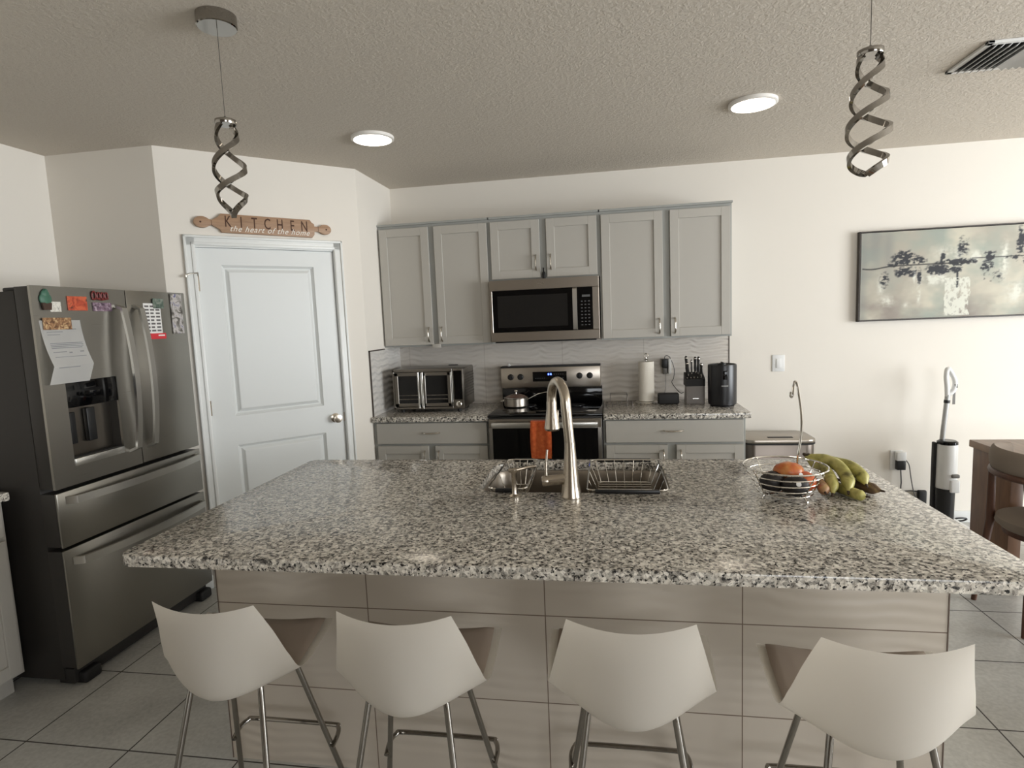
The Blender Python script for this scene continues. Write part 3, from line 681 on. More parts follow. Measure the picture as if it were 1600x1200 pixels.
def art(u, v):
    c = (194, 186, 170)
    c = lerp(c, (172, 180, 168), .35+1.6*nz(u*3, v*2, 1, 3)+.5*gauss(u, .62, .07)+.6*gauss(u, .82, .12))
    c = lerp(c, (222, 216, 196), .25+1.5*nz(u*4, v*3, 1, 9))
    c = lerp(c, (158, 148, 138), .8*gauss(v, 1, .35)*(.4+nz(u*5, v*4, 1, 17)))
    c = lerp(c, (140, 144, 140), .7*gauss(u, .17, .05)*gauss(v, 0, .4)+.5*gauss(u, .10, .03)+.5*gauss(u, .25, .03)*gauss(v, .2, .3))
    n = nz(u*26, v*6, 1, 5); n3 = nz(u*60, v*22, 1, 8); n4 = nz(u*45, v*40, 1, 23)
    wgt = (1 if .575+.01*n < u < .712+.01*n and .55 < v < .985 else 0)*(.65+1.6*n3+.3*v)
    for (a, b_, su, sv, k) in LITE: wgt = max(wgt, k*gauss(u, a, su)*gauss(v, b_, sv)*(.75+1.3*n+.8*n4))
    c = lerp(c, (242, 242, 228), wgt*1.1)
    d = 0
    for (a, b_, su, sv, k) in DARK: d = max(d, k*gauss(u, a, su)*gauss(v, b_+.02*n, sv))
    d = (d*(1+1.5*n4)+1.1*n*d-.20)*2.2
    c = lerp(c, (34, 37, 44), d*.95)
    if u > .10: c = lerp(c, (22, 23, 26), 1.2*gauss(v, .388+.03*gauss(u, .15, .08), .006) if u < .72 else .9*gauss(v, .345, .005))
    return lerp(c, (60, 58, 54), .16)
ca = me.color_attributes.new('Col', 'BYTE_COLOR', 'POINT')
for k, v in enumerate(me.vertices):
    uu = (v.co.x-gx0)/(3.529-gx0); vv = 1-(v.co.z-gz0)/(gz1-gz0)
    ca.data[k].color_srgb = tuple(x/255 for x in art(.09+.91*uu, vv))+(1,)
m = mat('canvas_paint', (200, 190, 170), .65); t = NT(m); a = t.n('ShaderNodeVertexColor'); a.layer_name = 'Col'; t.l(a.outputs[0], t.b.inputs['Base Color'])
me.materials.append(m); o = bpy.data.objects.new('canvas', me); COL.objects.link(o); o.parent = t_; me.transform(XF[t_.name].inverted())
MB().box(gx0, -.0355, gz0, gx1, -.004, gz1).build('canvas_back', mat('canvas_edge', (210, 204, 190), .7), t_)

# ================================================================ ceiling fixtures
def downlight(x, y, label):
    t_ = thing('ceiling_light', (x, y, H-.03), label, 'ceiling light', 'round flush ceiling lights')
    MB().lathe([(.112, .0), (.118, .004), (.118, .018)], (x, y, H-.0185), 48).build('trim_ring', mat('lamp_white', (236, 232, 226), .4), t_)
    MB().lathe([(.0, -.006), (.07, -.004), (.104, .0), (.104, .004), (0, .004)], (x, y, H-.019), 48).build('diffuser', DIFF, t_)
downlight(-.462, -1.235, 'round lit ceiling light nearer the pantry door')
downlight(1.562, -1.205, 'round lit ceiling light nearer the ceiling vent')
t_ = thing('ceiling_vent', (2.56, -1.515, H-.02), 'white louvred air vent in the ceiling at the upper right', 'air vent')
vx0, vx1, vy0, vy1 = 2.362, 2.78, -1.675, -1.358
b = MB()
for q in ((vx0, vy0, vx1, vy0+.025), (vx0, vy1-.025, vx1, vy1), (vx0, vy0, vx0+.025, vy1), (vx1-.025, vy0, vx1, vy1)): b.box(q[0], q[1], H-.012, q[2], q[3], H-.0005, .002, 1)
b.build('frame', WHITEP, t_)
MB().box(vx0+.02, vy0+.02, H-.0020, vx1-.02, vy1-.02, H-.0006).build('duct', BLACKM, t_)
for k in range(13):
    x_ = vx0+.040+.0282*k; a = -.75 if k < 6 else .75
    MB().box(-.013, vy0+.024, -.0012, .013, vy1-.024, .0012, 0, 1, Matrix.Translation((x_, 0, H-.016)) @ Matrix.Rotation(a, 4, 'Y')).build('louvre', WHITEP, t_)

# pendants: two intertwined chrome ribbons under a chrome canopy
PCHR = mat('pendant_chrome', (158, 154, 148), .1, 1)
def pendant(x, y, zt, zb, N, t1, alpha, label, knee=.78, rnd=True):
    t_ = thing('pendant_lamp', (x, y, zb), label, 'pendant lamp', 'twisted chrome pendants over the island')
    MB().lathe([(.0, -.040), (.060, -.040), (.064, -.037), (.064, -.0005), (.0, -.0005)], (x, y, H), 40).build('canopy', PCHR, t_)
    MB().cyl((x, y, zt+.01), (x, y, H-.038), .0013, 8).lathe([(.006, 0), (.004, .012)], (x, y, zt+.004), 12).build('cable', mat('cable_grey', (110, 106, 100), .4, .6), t_)
    MB().lathe([(.0, -.012), (.033, -.012), (.034, -.010), (.034, .003), (.030, .005), (0, .005)], (x, y, zt), 32).build('collar', PCHR, t_)
    n = 90; hh = (zt-.010)-zb
    for sgn in (0, PI):
        bm_ = MB(); rings = []
        for k in range(n+1):
            tt = k/n; th = alpha-(.5*PI-t1*N*PI+PI*N*tt)+sgn
            r_ = .026+.030*math.sin(min(tt*1.25, 1)*PI*.5) if tt < knee else (.056*math.sqrt(max(0, 1-((tt-knee)/(1-knee))**2)) if rnd else .056*(1-(tt-knee)/(1-knee)))
            r_ = max(r_, .0005)
            ctr = Vector((x+r_*math.cos(th), y+r_*math.sin(th), zt-.010-hh*tt))
            rad = Vector((math.cos(th), math.sin(th), 0)); 
            rings.append((ctr, rad))
        V = []
        for k, (p_, rad) in enumerate(rings):
            d = (rings[min(k+1, n)][0]-rings[max(k-1, 0)][0]).normalized()
            nn = (rad-d*rad.dot(d)); nn = nn.normalized() if nn.length > .05 else Vector((0, 0, 1))
            bb = d.cross(nn).normalized()
            V.append([bm_.bm.verts.new(p_+a*nn*.0050+c_*bb*.0085) for a, c_ in ((-1, -1), (1, -1), (1, 1), (-1, 1))])
        for A, B in zip(V, V[1:]):
            for j in range(4): bm_.bm.faces.new((A[j], A[(j+1) % 4], B[(j+1) % 4], B[j]))
        bm_.bm.faces.new(V[0][::-1]); bm_.bm.faces.new(V[-1])
        bm_.build('spiral_ribbon', PCHR, t_)
pendant(-.452, -2.58, 2.262, 1.945, 2.8, .28, .59, 'twisted chrome pendant lamp in front of the pantry door and kitchen sign', .74, False)
pendant(1.562, -2.58, 2.265, 1.930, 3.6, .21, -.38, 'twisted chrome pendant lamp near the ceiling vent')

# ================================================================ sign above the door (local frame of the diagonal wall)
t_ = thing('wall_sign', (PC.x, PC.y, 0), 'wooden rolling-pin sign reading KITCHEN above the pantry door', 'sign', rz=DA)
pts = []
def arc(cx, cz, rx, rz, a0, a1, n=10): return [(cx+rx*math.cos(math.radians(a0+(a1-a0)*k/n)), cz+rz*math.sin(math.radians(a0+(a1-a0)*k/n))) for k in range(n+1)]
c0 = 2.190
prof = [(.315, .055), (.835, .055), (.845, .040), (.860, .030), (.862, .016), (.885, .014)] + arc(.930, 0, .040, .032, 140, -140, 14) + [(.885, -.014), (.862, -.016), (.860, -.036), (.845, -.055), (.315, -.055), (.303, -.036), (.285, -.026), (.262, -.014)] + arc(.212, 0, .044, .033, -40, -320, 14) + [(.262, .014), (.285, .026), (.303, .040)]
prof = [(x-.0, z) for x, z in prof]
FL = Matrix(((1, 0, 0, 0), (0, 0, -1, 0), (0, 1, 0, 0), (0, 0, 0, 1)))   # (x,y,z)->(x,-z,y)
tilt = Matrix.Translation((.57, 0, c0)) @ Matrix.Rotation(.010, 4, 'Y') @ Matrix.Translation((-.57, 0, 0))
b = MB(); b.prism(prof[::-1], .004, .024, mtx=tilt @ FL, bev=.002); b.build('board', SIGNW, t_, local=True)
q = MB()
for k, ch in enumerate('KITCHEN'):
    bm2 = text_mesh(ch, .092, .0006, bold=.0006)
    q._merge(bm2, tilt @ FL @ Matrix.Translation((.350+.0745*k, .008, .0245)) @ Matrix.Diagonal((.62, 1.0, 1, 1)))
q.build('carved_letters', CARVE, t_, local=True, smooth=0)
q = MB(); q._merge(text_mesh('the heart of the home', .048, .0006, shear=.45, space=1.12), tilt @ FL @ Matrix.Translation((.590, -.030, .0252)) @ Matrix.Diagonal((.96, 1, 1, 1)))
q.build('white_script', mat('white_paint', (236, 230, 220), .6), t_, local=True, smooth=0)
q = MB()
for x_ in (.204, .937): q.lathe([(.0055, 0), (.0055, .001), (0, .001)], (x_, -.0241, c0+(.57-x_)*.010), 14, (0, -1, 0))
for x_ in (.262, .885): q.box(x_-.0012, -.0247, c0-.016, x_+.0012, -.0238, c0+.016)
q.build('peg_holes', CARVE, t_, local=True)

# ================================================================ fridge
FX, FY0, FY1, FM = -1.54, -2.378, -1.479, -1.893
t_ = thing('refrigerator', (-1.95, -1.93, 0), 'stainless french-door refrigerator with magnets and a water dispenser', 'refrigerator')
MB().box(XL+.04, FY0+.004, .03, FX-.085, FY1-.004, 1.758, .004).build('body', DARKBODY, t_)
MB().box(FX-.12, FY0+.01, .012, FX-.04, FY1-.01, .082, .004).build('toe_grille', mat('grille', (40, 38, 36), .5), t_)
for y_ in (FY0+.03, FY1-.10): MB().box(FX-.085, y_, 0, FX-.002, y_+.09, .055, .012, 3).build('foot', BLACKM, t_)
for y_ in (FY0+.02, FY1-.11): MB().box(FX-.16, y_, 1.757, FX-.02, y_+.09, 1.775, .006).build('hinge_cover', BLACKM, t_)
def bowed(y0, y1, z0, z1, bulge=.010, dep=.078, hole=None):
    """door slab with softly convex front facing +x, dark core behind"""
    b = MB(); n = 12; yc, hw = (y0+y1)/2, (y1-y0)/2
    outline = [(FX-dep, y0), (FX-dep, y1)] + [(FX+bulge*(1-((y_-yc)/hw)**2)-bulge-.0, y_) for y_ in [y1-(y1-y0)*k/n for k in range(n+1)]]
    b.prism(outline, z0, z1, bev=.003); return b
CORE = mat('door_core', (52, 49, 46), .5)
def fdoor(name, y0, y1, z0, z1, cut=None):
    c_ = bowed(y0+.003, y1-.003, z0+.003, z1-.003, .0, .080); c_.bm.transform(Matrix.Translation((-.006, 0, 0)))
    if cut:  # skin in four pieces round the dispenser opening
        d = MB(); a0, a1, b0, b1 = cut
        for (p0, p1, q0, q1) in ((y0, a0, z0, z1), (a1, y1, z0, z1), (a0, a1, z0, b0), (a0, a1, b1, z1)): d.box(FX-.012, p0, q0, FX, p1, q1)
    else:
        d = MB().box(FX-.012, y0, z0, FX, y1, z1, .004, 2)
    dd = d.build(name, FRIDGE, t_, smooth=35)
    return dd, c_
dl, core = fdoor('door', FY0, FM-.003, .905, 1.778, (-2.272, -2.000, .985, 1.362))
MB().box(FX-.082, FY0+.003, .908, FX-.012, -2.272, 1.775, .002).box(FX-.082, -2.0, .908, FX-.012, FM-.006, 1.775, .002).box(FX-.082, -2.272, .908, FX-.012, -2.0, .985).box(FX-.082, -2.272, 1.362, FX-.012, -2.0, 1.775).box(FX-.082, -2.272, .985, FX-.062, -2.0, 1.362).build('door_core', CORE, dl); core.bm.free()
dr_, core = fdoor('door', FM+.003, FY1, .905, 1.778); core.build('door_core', CORE, dr_)
d1, core = fdoor('drawer', FY0, FY1, .645, .888); core.build('drawer_core', CORE, d1)
d2, core = fdoor('drawer', FY0, FY1, .088, .632); core.build('drawer_core', CORE, d2)
def fhandle(y, z0, z1, par):
    pts = [(FX-.001, y, z0), (FX+.030, y, z0+.012)]
    for k in range(11): s_ = -1+2*k/10; pts.append((FX+.040+.030*(1-s_*s_), y, (z0+z1)/2+s_*(z1-z0-.03)/2))
    pts += [(FX+.030, y, z1-.012), (FX-.001, y, z1)]
    MB().strap(pts, (0, 1, 0), .030, .013).build('handle', HANDLE, par)
fhandle(-1.955, .985, 1.700, dl); fhandle(-1.845, .985, 1.700, dr_)
def dhandle(z, par):
    y0, y1 = FY0+.045, FY1-.035
    pts = [(FX-.001, y0, z), (FX+.028, y0+.010, z)]
    for k in range(13): s_ = -1+2*k/12; pts.append((FX+.036+.035*(1-s_*s_), (y0+y1)/2+s_*(y1-y0-.03)/2, z))
    pts += [(FX+.028, y1-.010, z), (FX-.001, y1, z)]
    MB().strap(pts, (0, 0, 1), .034, .013).build('handle', HANDLE, par)
dhandle(.850, d1); dhandle(.575, d2)
# dispenser
a0, a1, b0, b1 = -2.272, -2.000, .985, 1.362
MB().box(FX-.062, a0, b0, FX-.058, a1, 1.245).build('dispenser_back', mat('disp_steel', (120, 114, 106), .28, 1), dl)
MB().box(FX-.058, a0, 1.245, FX-.002, a1, b1, .003).build('dispenser_panel', BLACKG, dl)
MB().box(FX-.058, a0, b0, FX+.004, a1, b0+.034, .004).build('drip_tray', HANDLE, dl)
MB().box(FX-.057, a0+.005, b0+.033, FX-.012, a1-.005, b0+.037).build('tray_grate', BLACKM, dl)
MB().box(FX-.056, -2.150, 1.075, FX-.034, -2.105, 1.230, .004).build('paddle', BLACKP, dl)
MB().box(FX-.056, -2.240, 1.075, FX-.044, -2.200, 1.220, .004).build('paddle', BLACKP, dl)

# magnets and papers on the fridge doors
MAG = 'magnets on the refrigerator doors'
def magnet(name, y0, z0, y1, z1, m_, label, th=.004, cat='magnet', off=.0006, bev=.0008):
    return tag(MB().box(FX+off, y0, z0, FX+off+th, y1, z1, bev, 1).build(name, m_, loc=(FX+off, (y0+y1)/2, z0)), label, cat, MAG)
def blotch(name, cols, sc=60, seed=0, rough=.35):
    m = mat(name, cols[0], rough); t = NT(m); p = t.mapped(t.pos(), (sc, sc, sc)); n = t.noise(p, 1, 3, .6, .8)
    t.l(t.ramp(n.outputs[0], [(.3+.4*k/(len(cols)-1), c) for k, c in enumerate(cols)]), t.b.inputs['Base Color']); return m
magnet('photo_magnet', -2.300, 1.668, -2.248, 1.712, blotch('card_m', [(190, 184, 172), (228, 224, 214), (160, 158, 150)], 90), 'small whitish card magnet behind the green cupcake magnet', .002)
t2 = thing('cupcake_magnet', (FX+.003, -2.318, 1.672), 'cupcake-shaped magnet with green icing, top left of the fridge', 'magnet', MAG)
b = MB()
for cy, cz, r_ in ((-2.318, 1.722, .028), (-2.318, 1.742, .019), (-2.316, 1.756, .010)): b.lathe([(r_, 0), (r_*.95, .004), (r_*.6, .009), (0, .011)], (FX+.003, cy, cz), 20, (1, 0, 0), 1, 1)
b.build('icing', mat('green_icing', (62, 104, 84), .5), t2)
b = MB(); b.prism([(-2.340, 1.706), (-2.296, 1.706), (-2.301, 1.676), (-2.335, 1.676)], 0, .008, mtx=Matrix(((0, 0, 1, FX+.003), (1, 0, 0, 0), (0, 1, 0, 0), (0, 0, 0, 1)))); b.build('wrapper', mat('brown_wrap', (66, 46, 34), .6), t2)
magnet('photo_magnet', -2.216, 1.675, -2.117, 1.738, blotch('red_photo', [(60, 40, 34), (176, 72, 48), (206, 100, 66), (70, 50, 44)], 28), 'reddish picture magnet in the middle of the left fridge door top')
t2 = thing('word_magnet', (FX+.001, -2.04, 1.727), 'dark red curly word-shaped magnet above the purple one', 'magnet', MAG)
b = MB()
for k, (yy, rr) in enumerate(((-2.077, .019), (-2.052, .015), (-2.030, .015), (-2.008, .015))):
    b.tube([(FX+.004, yy+rr*.55*math.cos(a*PI/8), 1.745+rr*math.sin(a*PI/8)) for a in range(16)], .0036, 6, True)
b.tube([(FX+.004, -2.088+.09*k/8, 1.728+.003*math.sin(k)) for k in range(9)], .003, 6)
b.build('letters', mat('dark_red', (110, 38, 34), .5), t2)
magnet('photo_magnet', -2.088, 1.673, -1.984, 1.713, blotch('purple_photo', [(40, 32, 40), (120, 96, 112), (176, 160, 170)], 60), 'purple and white picture magnet on the left fridge door')
magnet('photo_magnet', -2.345, 1.592, -2.212, 1.643, blotch('tan_photo', [(60, 36, 24), (150, 110, 76), (222, 196, 150)], 60), 'tan patterned magnet holding the folded letter', .004, off=.0042)
def letter(u, v):
    y_ = -2.358+.195*u
    if v < .72: s_ = v/.72; z_ = 1.632-.196*s_; x_ = FX+.0015+.035*s_**2.2; y_ += .012*s_
    else: s_ = (v-.72)/.28; z_ = 1.436-.078*s_; x_ = FX+.0365-.022*s_; y_ += .012-.010*s_
    return Vector((x_, y_, z_))
t2 = thing('letter', (FX+.001, -2.26, 1.36), 'folded white letter hanging on the left fridge door', 'letter')
MB().surf(letter, 6, 40, .0006).build('sheet', PAPER, t2, smooth=20)
b = MB()
def line(b, u0, u1, v, h=.012):
    P = [letter(u0, v), letter(u1, v), letter(u1, v+h), letter(u0, v+h)]
    b.bm.faces.new([b.bm.verts.new(p+Vector((.0016, 0, .0004))) for p in P])
for u0, u1, v, h in ((.60, .85, .14, .010), (.12, .5, .18, .010), (.12, .42, .225, .008), (.12, .92, .36, .012), (.12, .93, .385, .012), (.12, .92, .41, .012), (.12, .88, .435, .012), (.12, .45, .50, .010), (.5, .58, .51, .02), (.78, .88, .50, .02), (.12, .9, .58, .008), (.12, .65, .745, .012)): line(b, u0, u1, v, h)
b.build('print_lines', INK, t2, smooth=0)
t2 = thing('calendar_magnet', (FX+.001, -1.71, 1.53), 'white printed card magnet with red bottom band on the right fridge door', 'magnet', MAG)
MB().box(FX+.0006, -1.788, 1.560, FX+.003, -1.672, 1.716).build('card', PAPER, t2)
b = MB()
for r_ in range(8):
    for c_ in range(3): b.box(FX+.0031, -1.782+.037*c_, 1.570+.018*r_, FX+.0036, -1.782+.037*c_+.028-.006*((r_*c_) % 2), 1.579+.018*r_)
b.build('print_blocks', mat('print_dark', (96, 92, 92), .7), t2)
MB().box(FX+.0006, -1.782, 1.530, FX+.0034, -1.650, 1.560).build('red_band', mat('red_print', (206, 50, 58), .5), t2)
b = MB(); b.box(FX+.0035, -1.705, 1.545, FX+.0039, -1.660, 1.552); b.build('band_print', PAPER, t2)
magnet('photo_magnet', -1.724, 1.690, -1.650, 1.742, blotch('green_photo', [(44, 56, 50), (96, 112, 100), (150, 150, 140)], 50), 'dark green picture magnet overlapping the top of the printed card', .003, off=.0042)
magnet('photo_magnet', -1.594, 1.555, -1.510, 1.771, blotch('tall_photo', [(40, 30, 30), (110, 106, 100), (196, 190, 186), (90, 90, 130)], 26), 'tall narrow photo magnet at the far right of the right fridge door')

# ================================================================ island
IX0, IX1, IY0, IY1 = -.632, 1.808, -3.032, -1.862
t_ = thing('kitchen_island', (.59, -2.3, 0), 'kitchen island base clad in pale wavy tile on the stool side', 'kitchen island')
b = MB()  # open-topped carcass so the sink hangs inside
for q in ((-.565, -2.674, 0, -.545, -1.90, .877), (1.728, -2.674, 0, 1.748, -1.90, .877), (-.545, -2.674, 0, 1.728, -2.655, .877), (-.545, -1.92, .09, 1.728, -1.90, .877), (-.545, -2.655, .08, 1.728, -1.92, .10)): b.box(*q)
b.build('body', CAB, t_, smooth=0)
MB().box(-.577, -2.685, 0, 1.764, -2.675, .8775).build('tile_panel', IPAN, t_, smooth=0)
EDG = mat('tile_edge', (96, 80, 70), .5)
for q_ in (-.580, 1.764): MB().box(q_, -2.687, 0, q_+.003, -2.674, .8775).build('edge_trim', EDG, t_)
for k in range(4):
    a = -.54+.567*k; c_ = a+.55
    R180 = Matrix.Translation((0, -1.900, 0)) @ Matrix.Rotation(PI, 4, 'Z')
    q = shaker(MB(), -c_, -a, .115, .706, -.019, .055); q.bm.transform(R180); dq = q.build('door', CAB, t_)
    q = MB().box(a, -1.900, .722, c_, -1.881, .868, .002, 1); q.build('drawer', CAB, t_)
HX0, HX1, HY0, HY1 = .305, 1.025, -2.372, -1.925
hole = rrect(HX0, HY0, HX1, HY1, .09, 8)
outer = rrect(IX0, IY0, IX1, IY1, .045, 8)
tag(MB().prism(outer, .878, .914, hole=hole, bev=.005).build('countertop', GRAN, loc=(.59, -2.45, .878)), 'large speckled granite island countertop with sink cutout', 'countertop')
# sink
t_ = thing('sink', (.665, -2.15, .68), 'undermount stainless steel sink in the island countertop', 'sink')
b = MB(); h0 = rrect(HX0-.012, HY0-.012, HX1+.012, HY1+.012, .095, 8); rings = []
def rr_ring(inset, z, r): return [b.bm.verts.new((x_, y_, z)) for x_, y_ in rrect(HX0+inset, HY0+inset, HX1-inset, HY1-inset, r, 8)]
specs = [(-.015, .8775, .10), (-.003, .8775, .09), (.004, .86, .085), (.010, .70, .08), (.025, .682, .07), (.05, .676, .05)]
R_ = [rr_ring(*s_) for s_ in specs]
for A, B in zip(R_, R_[1:]):
    n = len(A)
    for k in range(n): b.bm.faces.new((A[k], A[(k+1) % n], B[(k+1) % n], B[k]))
b.bm.faces.new(R_[-1]); b.build('basin', brushed('sink_steel', (150, 142, 132), .3, 0), t_)
MB().lathe([(.0, .001), (.040, .001), (.045, .004), (.050, .001)], (.665, -2.15, .676), 32).build('drain', CHROME, t_)

# faucet
fx, fy, fz_ = .669, -2.424, .9142
t_ = thing('faucet', (fx, fy, fz_), 'tall brushed nickel gooseneck pull-down faucet on the island', 'faucet')
MB().lathe([(.0, 0), (.038, 0), (.038, .004), (.036, .010), (.031, .045), (.0255, .10), (.0215, .15), (.0195, .175), (.0188, .20)], (fx, fy, fz_), 32).build('base', NICKEL, t_)
dirx, diry = -.42, .907
top = []
for k in range(6): top.append((fx-.010*k/5, fy, 1.10+.147*k/5))
Rr = .076; cx_, cz_ = fx-.010, 1.247
for k in range(1, 19):
    a = PI*k/18*1.02; d = Rr*(1-math.cos(a)); top.append((cx_+dirx*d, fy+diry*d, cz_+Rr*math.sin(a)))
rad = [.0182]*len(top)
MB().tube(top, rad, 18).build('gooseneck', NICKEL, t_)
e = Vector(top[-1]); dn = (Vector(top[-1])-Vector(top[-2])).normalized()
MB().lathe([(.0182, 0), (.0192, .004), (.0195, .03), (.029, .098), (.030, .104), (.026, .112), (0, .110)], e, 26, dn).build('spray_head', NICKEL, t_)
MB().box(e.x+dn.x*.05+.016, e.y-.006, e.z-.10, e.x+dn.x*.05+.026, e.y+.006, e.z-.035, .003).build('spray_button', NICKEL, t_)
MB().cyl((fx-.012, fy, .982), (fx-.080, fy-.006, .975), .0205, 22, .0185).lathe([(.0186, 0), (.0195, .002), (.019, .020), (.016, .023), (0, .023)], (fx-.080, fy-.006, .975), 22, (-1, -.08, -.1)).build('handle_body', NICKEL, t_)
MB().tube([(fx-.088, fy-.006, .985), (fx-.088, fy-.002, 1.03), (fx-.082, fy+.004, 1.085)], [.0055, .0042, .004], 10).build('lever', NICKEL, t_)

# soap dispenser
sx_, sy_ = .462, -2.423
t_ = thing('soap_dispenser', (sx_, sy_, .9142), 'small nickel soap dispenser left of the faucet', 'soap dispenser')
MB().lathe([(.0, 0), (.021, 0), (.021, .003), (.011, .008), (.0095, .012), (.0095, .085), (.0115, .088), (.0115, .100), (0, .102)], (sx_, sy_, .9142), 20).build('base', NICKEL, t_)
MB().cyl((sx_-.018, sy_-.004, 1.010), (sx_+.012, sy_, 1.012), .0075, 12).tube([(sx_+.008, sy_+.002, 1.010), (sx_+.045, sy_+.03, 1.013), (sx_+.075, sy_+.055, 1.012)], [.006, .0052, .005], 10).build('nozzle', NICKEL, t_)

# dish racks over the sink
def dish_rack(x0, x1, y0, y1, zt, depth, label, fine):
    t_ = thing('dish_rack', ((x0+x1)/2, (y0+y1)/2, zt-depth), label, 'dish rack', 'wire racks over the sink')
    b = MB(); b.tube([(p[0], p[1], zt) for p in rrect(x0, y0, x1, y1, .025, 4)], .0032, 8, True); b.build('rim', CHROME, t_)
    ix0, ix1, iy0, iy1, zb = x0+.035, x1-.035, y0+.05, y1-.05, zt-depth
    b = MB(); b.tube([(p[0], p[1], zb) for p in rrect(ix0, iy0, ix1, iy1, .02, 4)], .0026, 8, True)
    nx = max(2, int((x1-x0)/.045))
    for k in range(nx+1):
        s_ = k/nx; xa = x0+.02+(x1-x0-.04)*s_; xb = ix0+.01+(ix1-ix0-.02)*s_
        wire(b, [(xa, y0, zt), (xb, iy0, zb), (xb, iy1, zb), (xa, y1, zt)], .0016, n=6)
    ny = fine
    for k in range(ny+1):
        s_ = k/ny; yb = iy0+(iy1-iy0)*s_; ya = y0+.02+(y1-y0-.04)*s_
        wire(b, [(ix0, yb, zb), (ix1, yb, zb)], .0016, n=6)
        if k % 3 == 0: wire(b, [(x0, ya, zt), (ix0, yb, zb)], .0016, n=6); wire(b, [(x1, ya, zt), (ix1, yb, zb)], .0016, n=6)
    b.build('basket_wires', CHROME, t_)
    for yy in (y0-.010, y1+.004):
        MB().box(x0+.03, yy-.004, .9146, x1-.03, yy+.010, zt+.004, .003).build('grip', BLACKP, t_)
    return t_
dish_rack(.722, 1.012, -2.376, -1.918, .924, .085, 'wide wire dish rack over the sink right of the faucet', 10)
dish_rack(.352, .497, -2.372, -1.918, .926, .10, 'narrow wire rack over the sink behind the soap dispenser', 6)

# ================================================================ fruit bowl
bx, by = 1.400, -2.385
t_ = thing('fruit_basket', (bx, by, .914), 'chrome wire fruit basket with tall banana hook', 'basket')
b = MB(); 
def ringc(b, r_, z, rad, n=40, dx=0): b.tube([(bx+dx+r_*math.cos(2*PI*k/n), by+r_*math.sin(2*PI*k/n), z) for k in range(n)], rad, 8, True)
ringc(b, .134, 1.018, .0032); b.build('rim', CHROME, t_)
b = MB()
for r_, z in ((.120, .994), (.106, .970), (.094, .948), (.088, .930), (.070, .926), (.040, .926)): ringc(b, r_, z, .0022)
b.build('wire_rings', CHROME, t_)
b = MB()
for k in range(4):
    a = PI*k/2+.5; ca_, sa = math.cos(a), math.sin(a)
    wire(b, [(bx+.134*ca_, by+.134*sa, 1.018), (bx+.106*ca_, by+.106*sa, .970), (bx+.088*ca_, by+.088*sa, .929), (bx+.088*math.cos(a+PI), by+.088*math.sin(a+PI), .927)], .0022)
    wire(b, [(bx+.086*ca_, by+.086*sa, .930), (bx+.096*ca_, by+.096*sa, .9165), (bx+.100*ca_, by+.100*sa, .9168)], .0028)
b.build('struts', CHROME, t_)
MB().tube(curve([(1.435, -2.30, .929), (1.460, -2.300, 0.962), (1.466, -2.300, 1.025), (1.477, -2.300, 1.106), (1.477, -2.300, 1.175), (1.469, -2.300, 1.243), (1.461, -2.300, 1.289), (1.454, -2.300, 1.298), (1.450, -2.300, 1.282), (1.448, -2.300, 1.251), (1.444, -2.300, 1.242), (1.440, -2.300, 1.248), (1.442, -2.300, 1.262)], 4), .0038, 10).build('hook', CHROME, t_)
def fruit(name, c, r, m_, label, cat, sc=(1, 1, 1), rot=0, group=None, bumpy=.0):
    b = MB(); bmesh.ops.create_uvsphere(b.bm, u_segments=28, v_segments=18, radius=r)
    for v in b.bm.verts:
        d = v.co.normalized(); s_ = 1+bumpy*noise.noise(d*3+Vector(c)*20)
        v.co = Vector((v.co.x*sc[0]*s_, v.co.y*sc[1]*s_, v.co.z*sc[2]*s_))
    b.bm.transform(Matrix.Translation(c) @ Matrix.Rotation(rot, 4, 'Z'))
    return tag(b.build(name, m_, loc=(c[0], c[1], c[2]-r*sc[2])), label, cat, group)
AVO = mat('avocado_dark', (30, 24, 23), .5); NT_ = NT(AVO); NT_.bump(NT_.noise(NT_.pos(), 260, 3).outputs[0], .5, .002)
MAN = blotch('mango_skin', [(186, 84, 44), (196, 118, 58), (204, 142, 84)], 22)
fruit('avocado', (1.358, -2.395, .964), .036, AVO, 'dark avocado on the left side of the wire fruit basket', 'avocado', (1.25, 1, 1), .3, 'avocados in the basket', .1)
fruit('avocado', (1.418, -2.438, .962), .034, AVO, 'dark avocado with a white sticker at the front of the basket', 'avocado', (1.3, .9, 1), -.2, 'avocados in the basket', .1)
fruit('mango', (1.415, -2.372, .996), .040, MAN, 'orange mango on top of the pile in the fruit basket', 'mango', (1.25, 1, .78), .1, None, .08)
fruit('mango', (1.462, -2.395, .966), .034, blotch('mango_red', [(190, 76, 44), (206, 104, 56), (196, 126, 92)], 26), 'reddish mango at the right side of the fruit basket', 'mango', (1.0, 1.1, 1), .4, None, .1)
st = MB().lathe([(.0, .0012), (.008, .0008), (.0085, 0)], (1.420, -2.4695, .976), 14, (.05, -.9, .42)).build('sticker', PAPER); st.parent = bpy.data.objects['avocado.001']; st.data.transform(XF['avocado.001'].inverted())
st = MB().lathe([(.0, .0012), (.0075, .0008), (.008, 0)], (1.440, -2.4245, .996), 14, (.3, -.9, .35)).build('sticker', PAPER)
st.parent = bpy.data.objects['mango']; st.data.transform(XF['mango'].inverted())

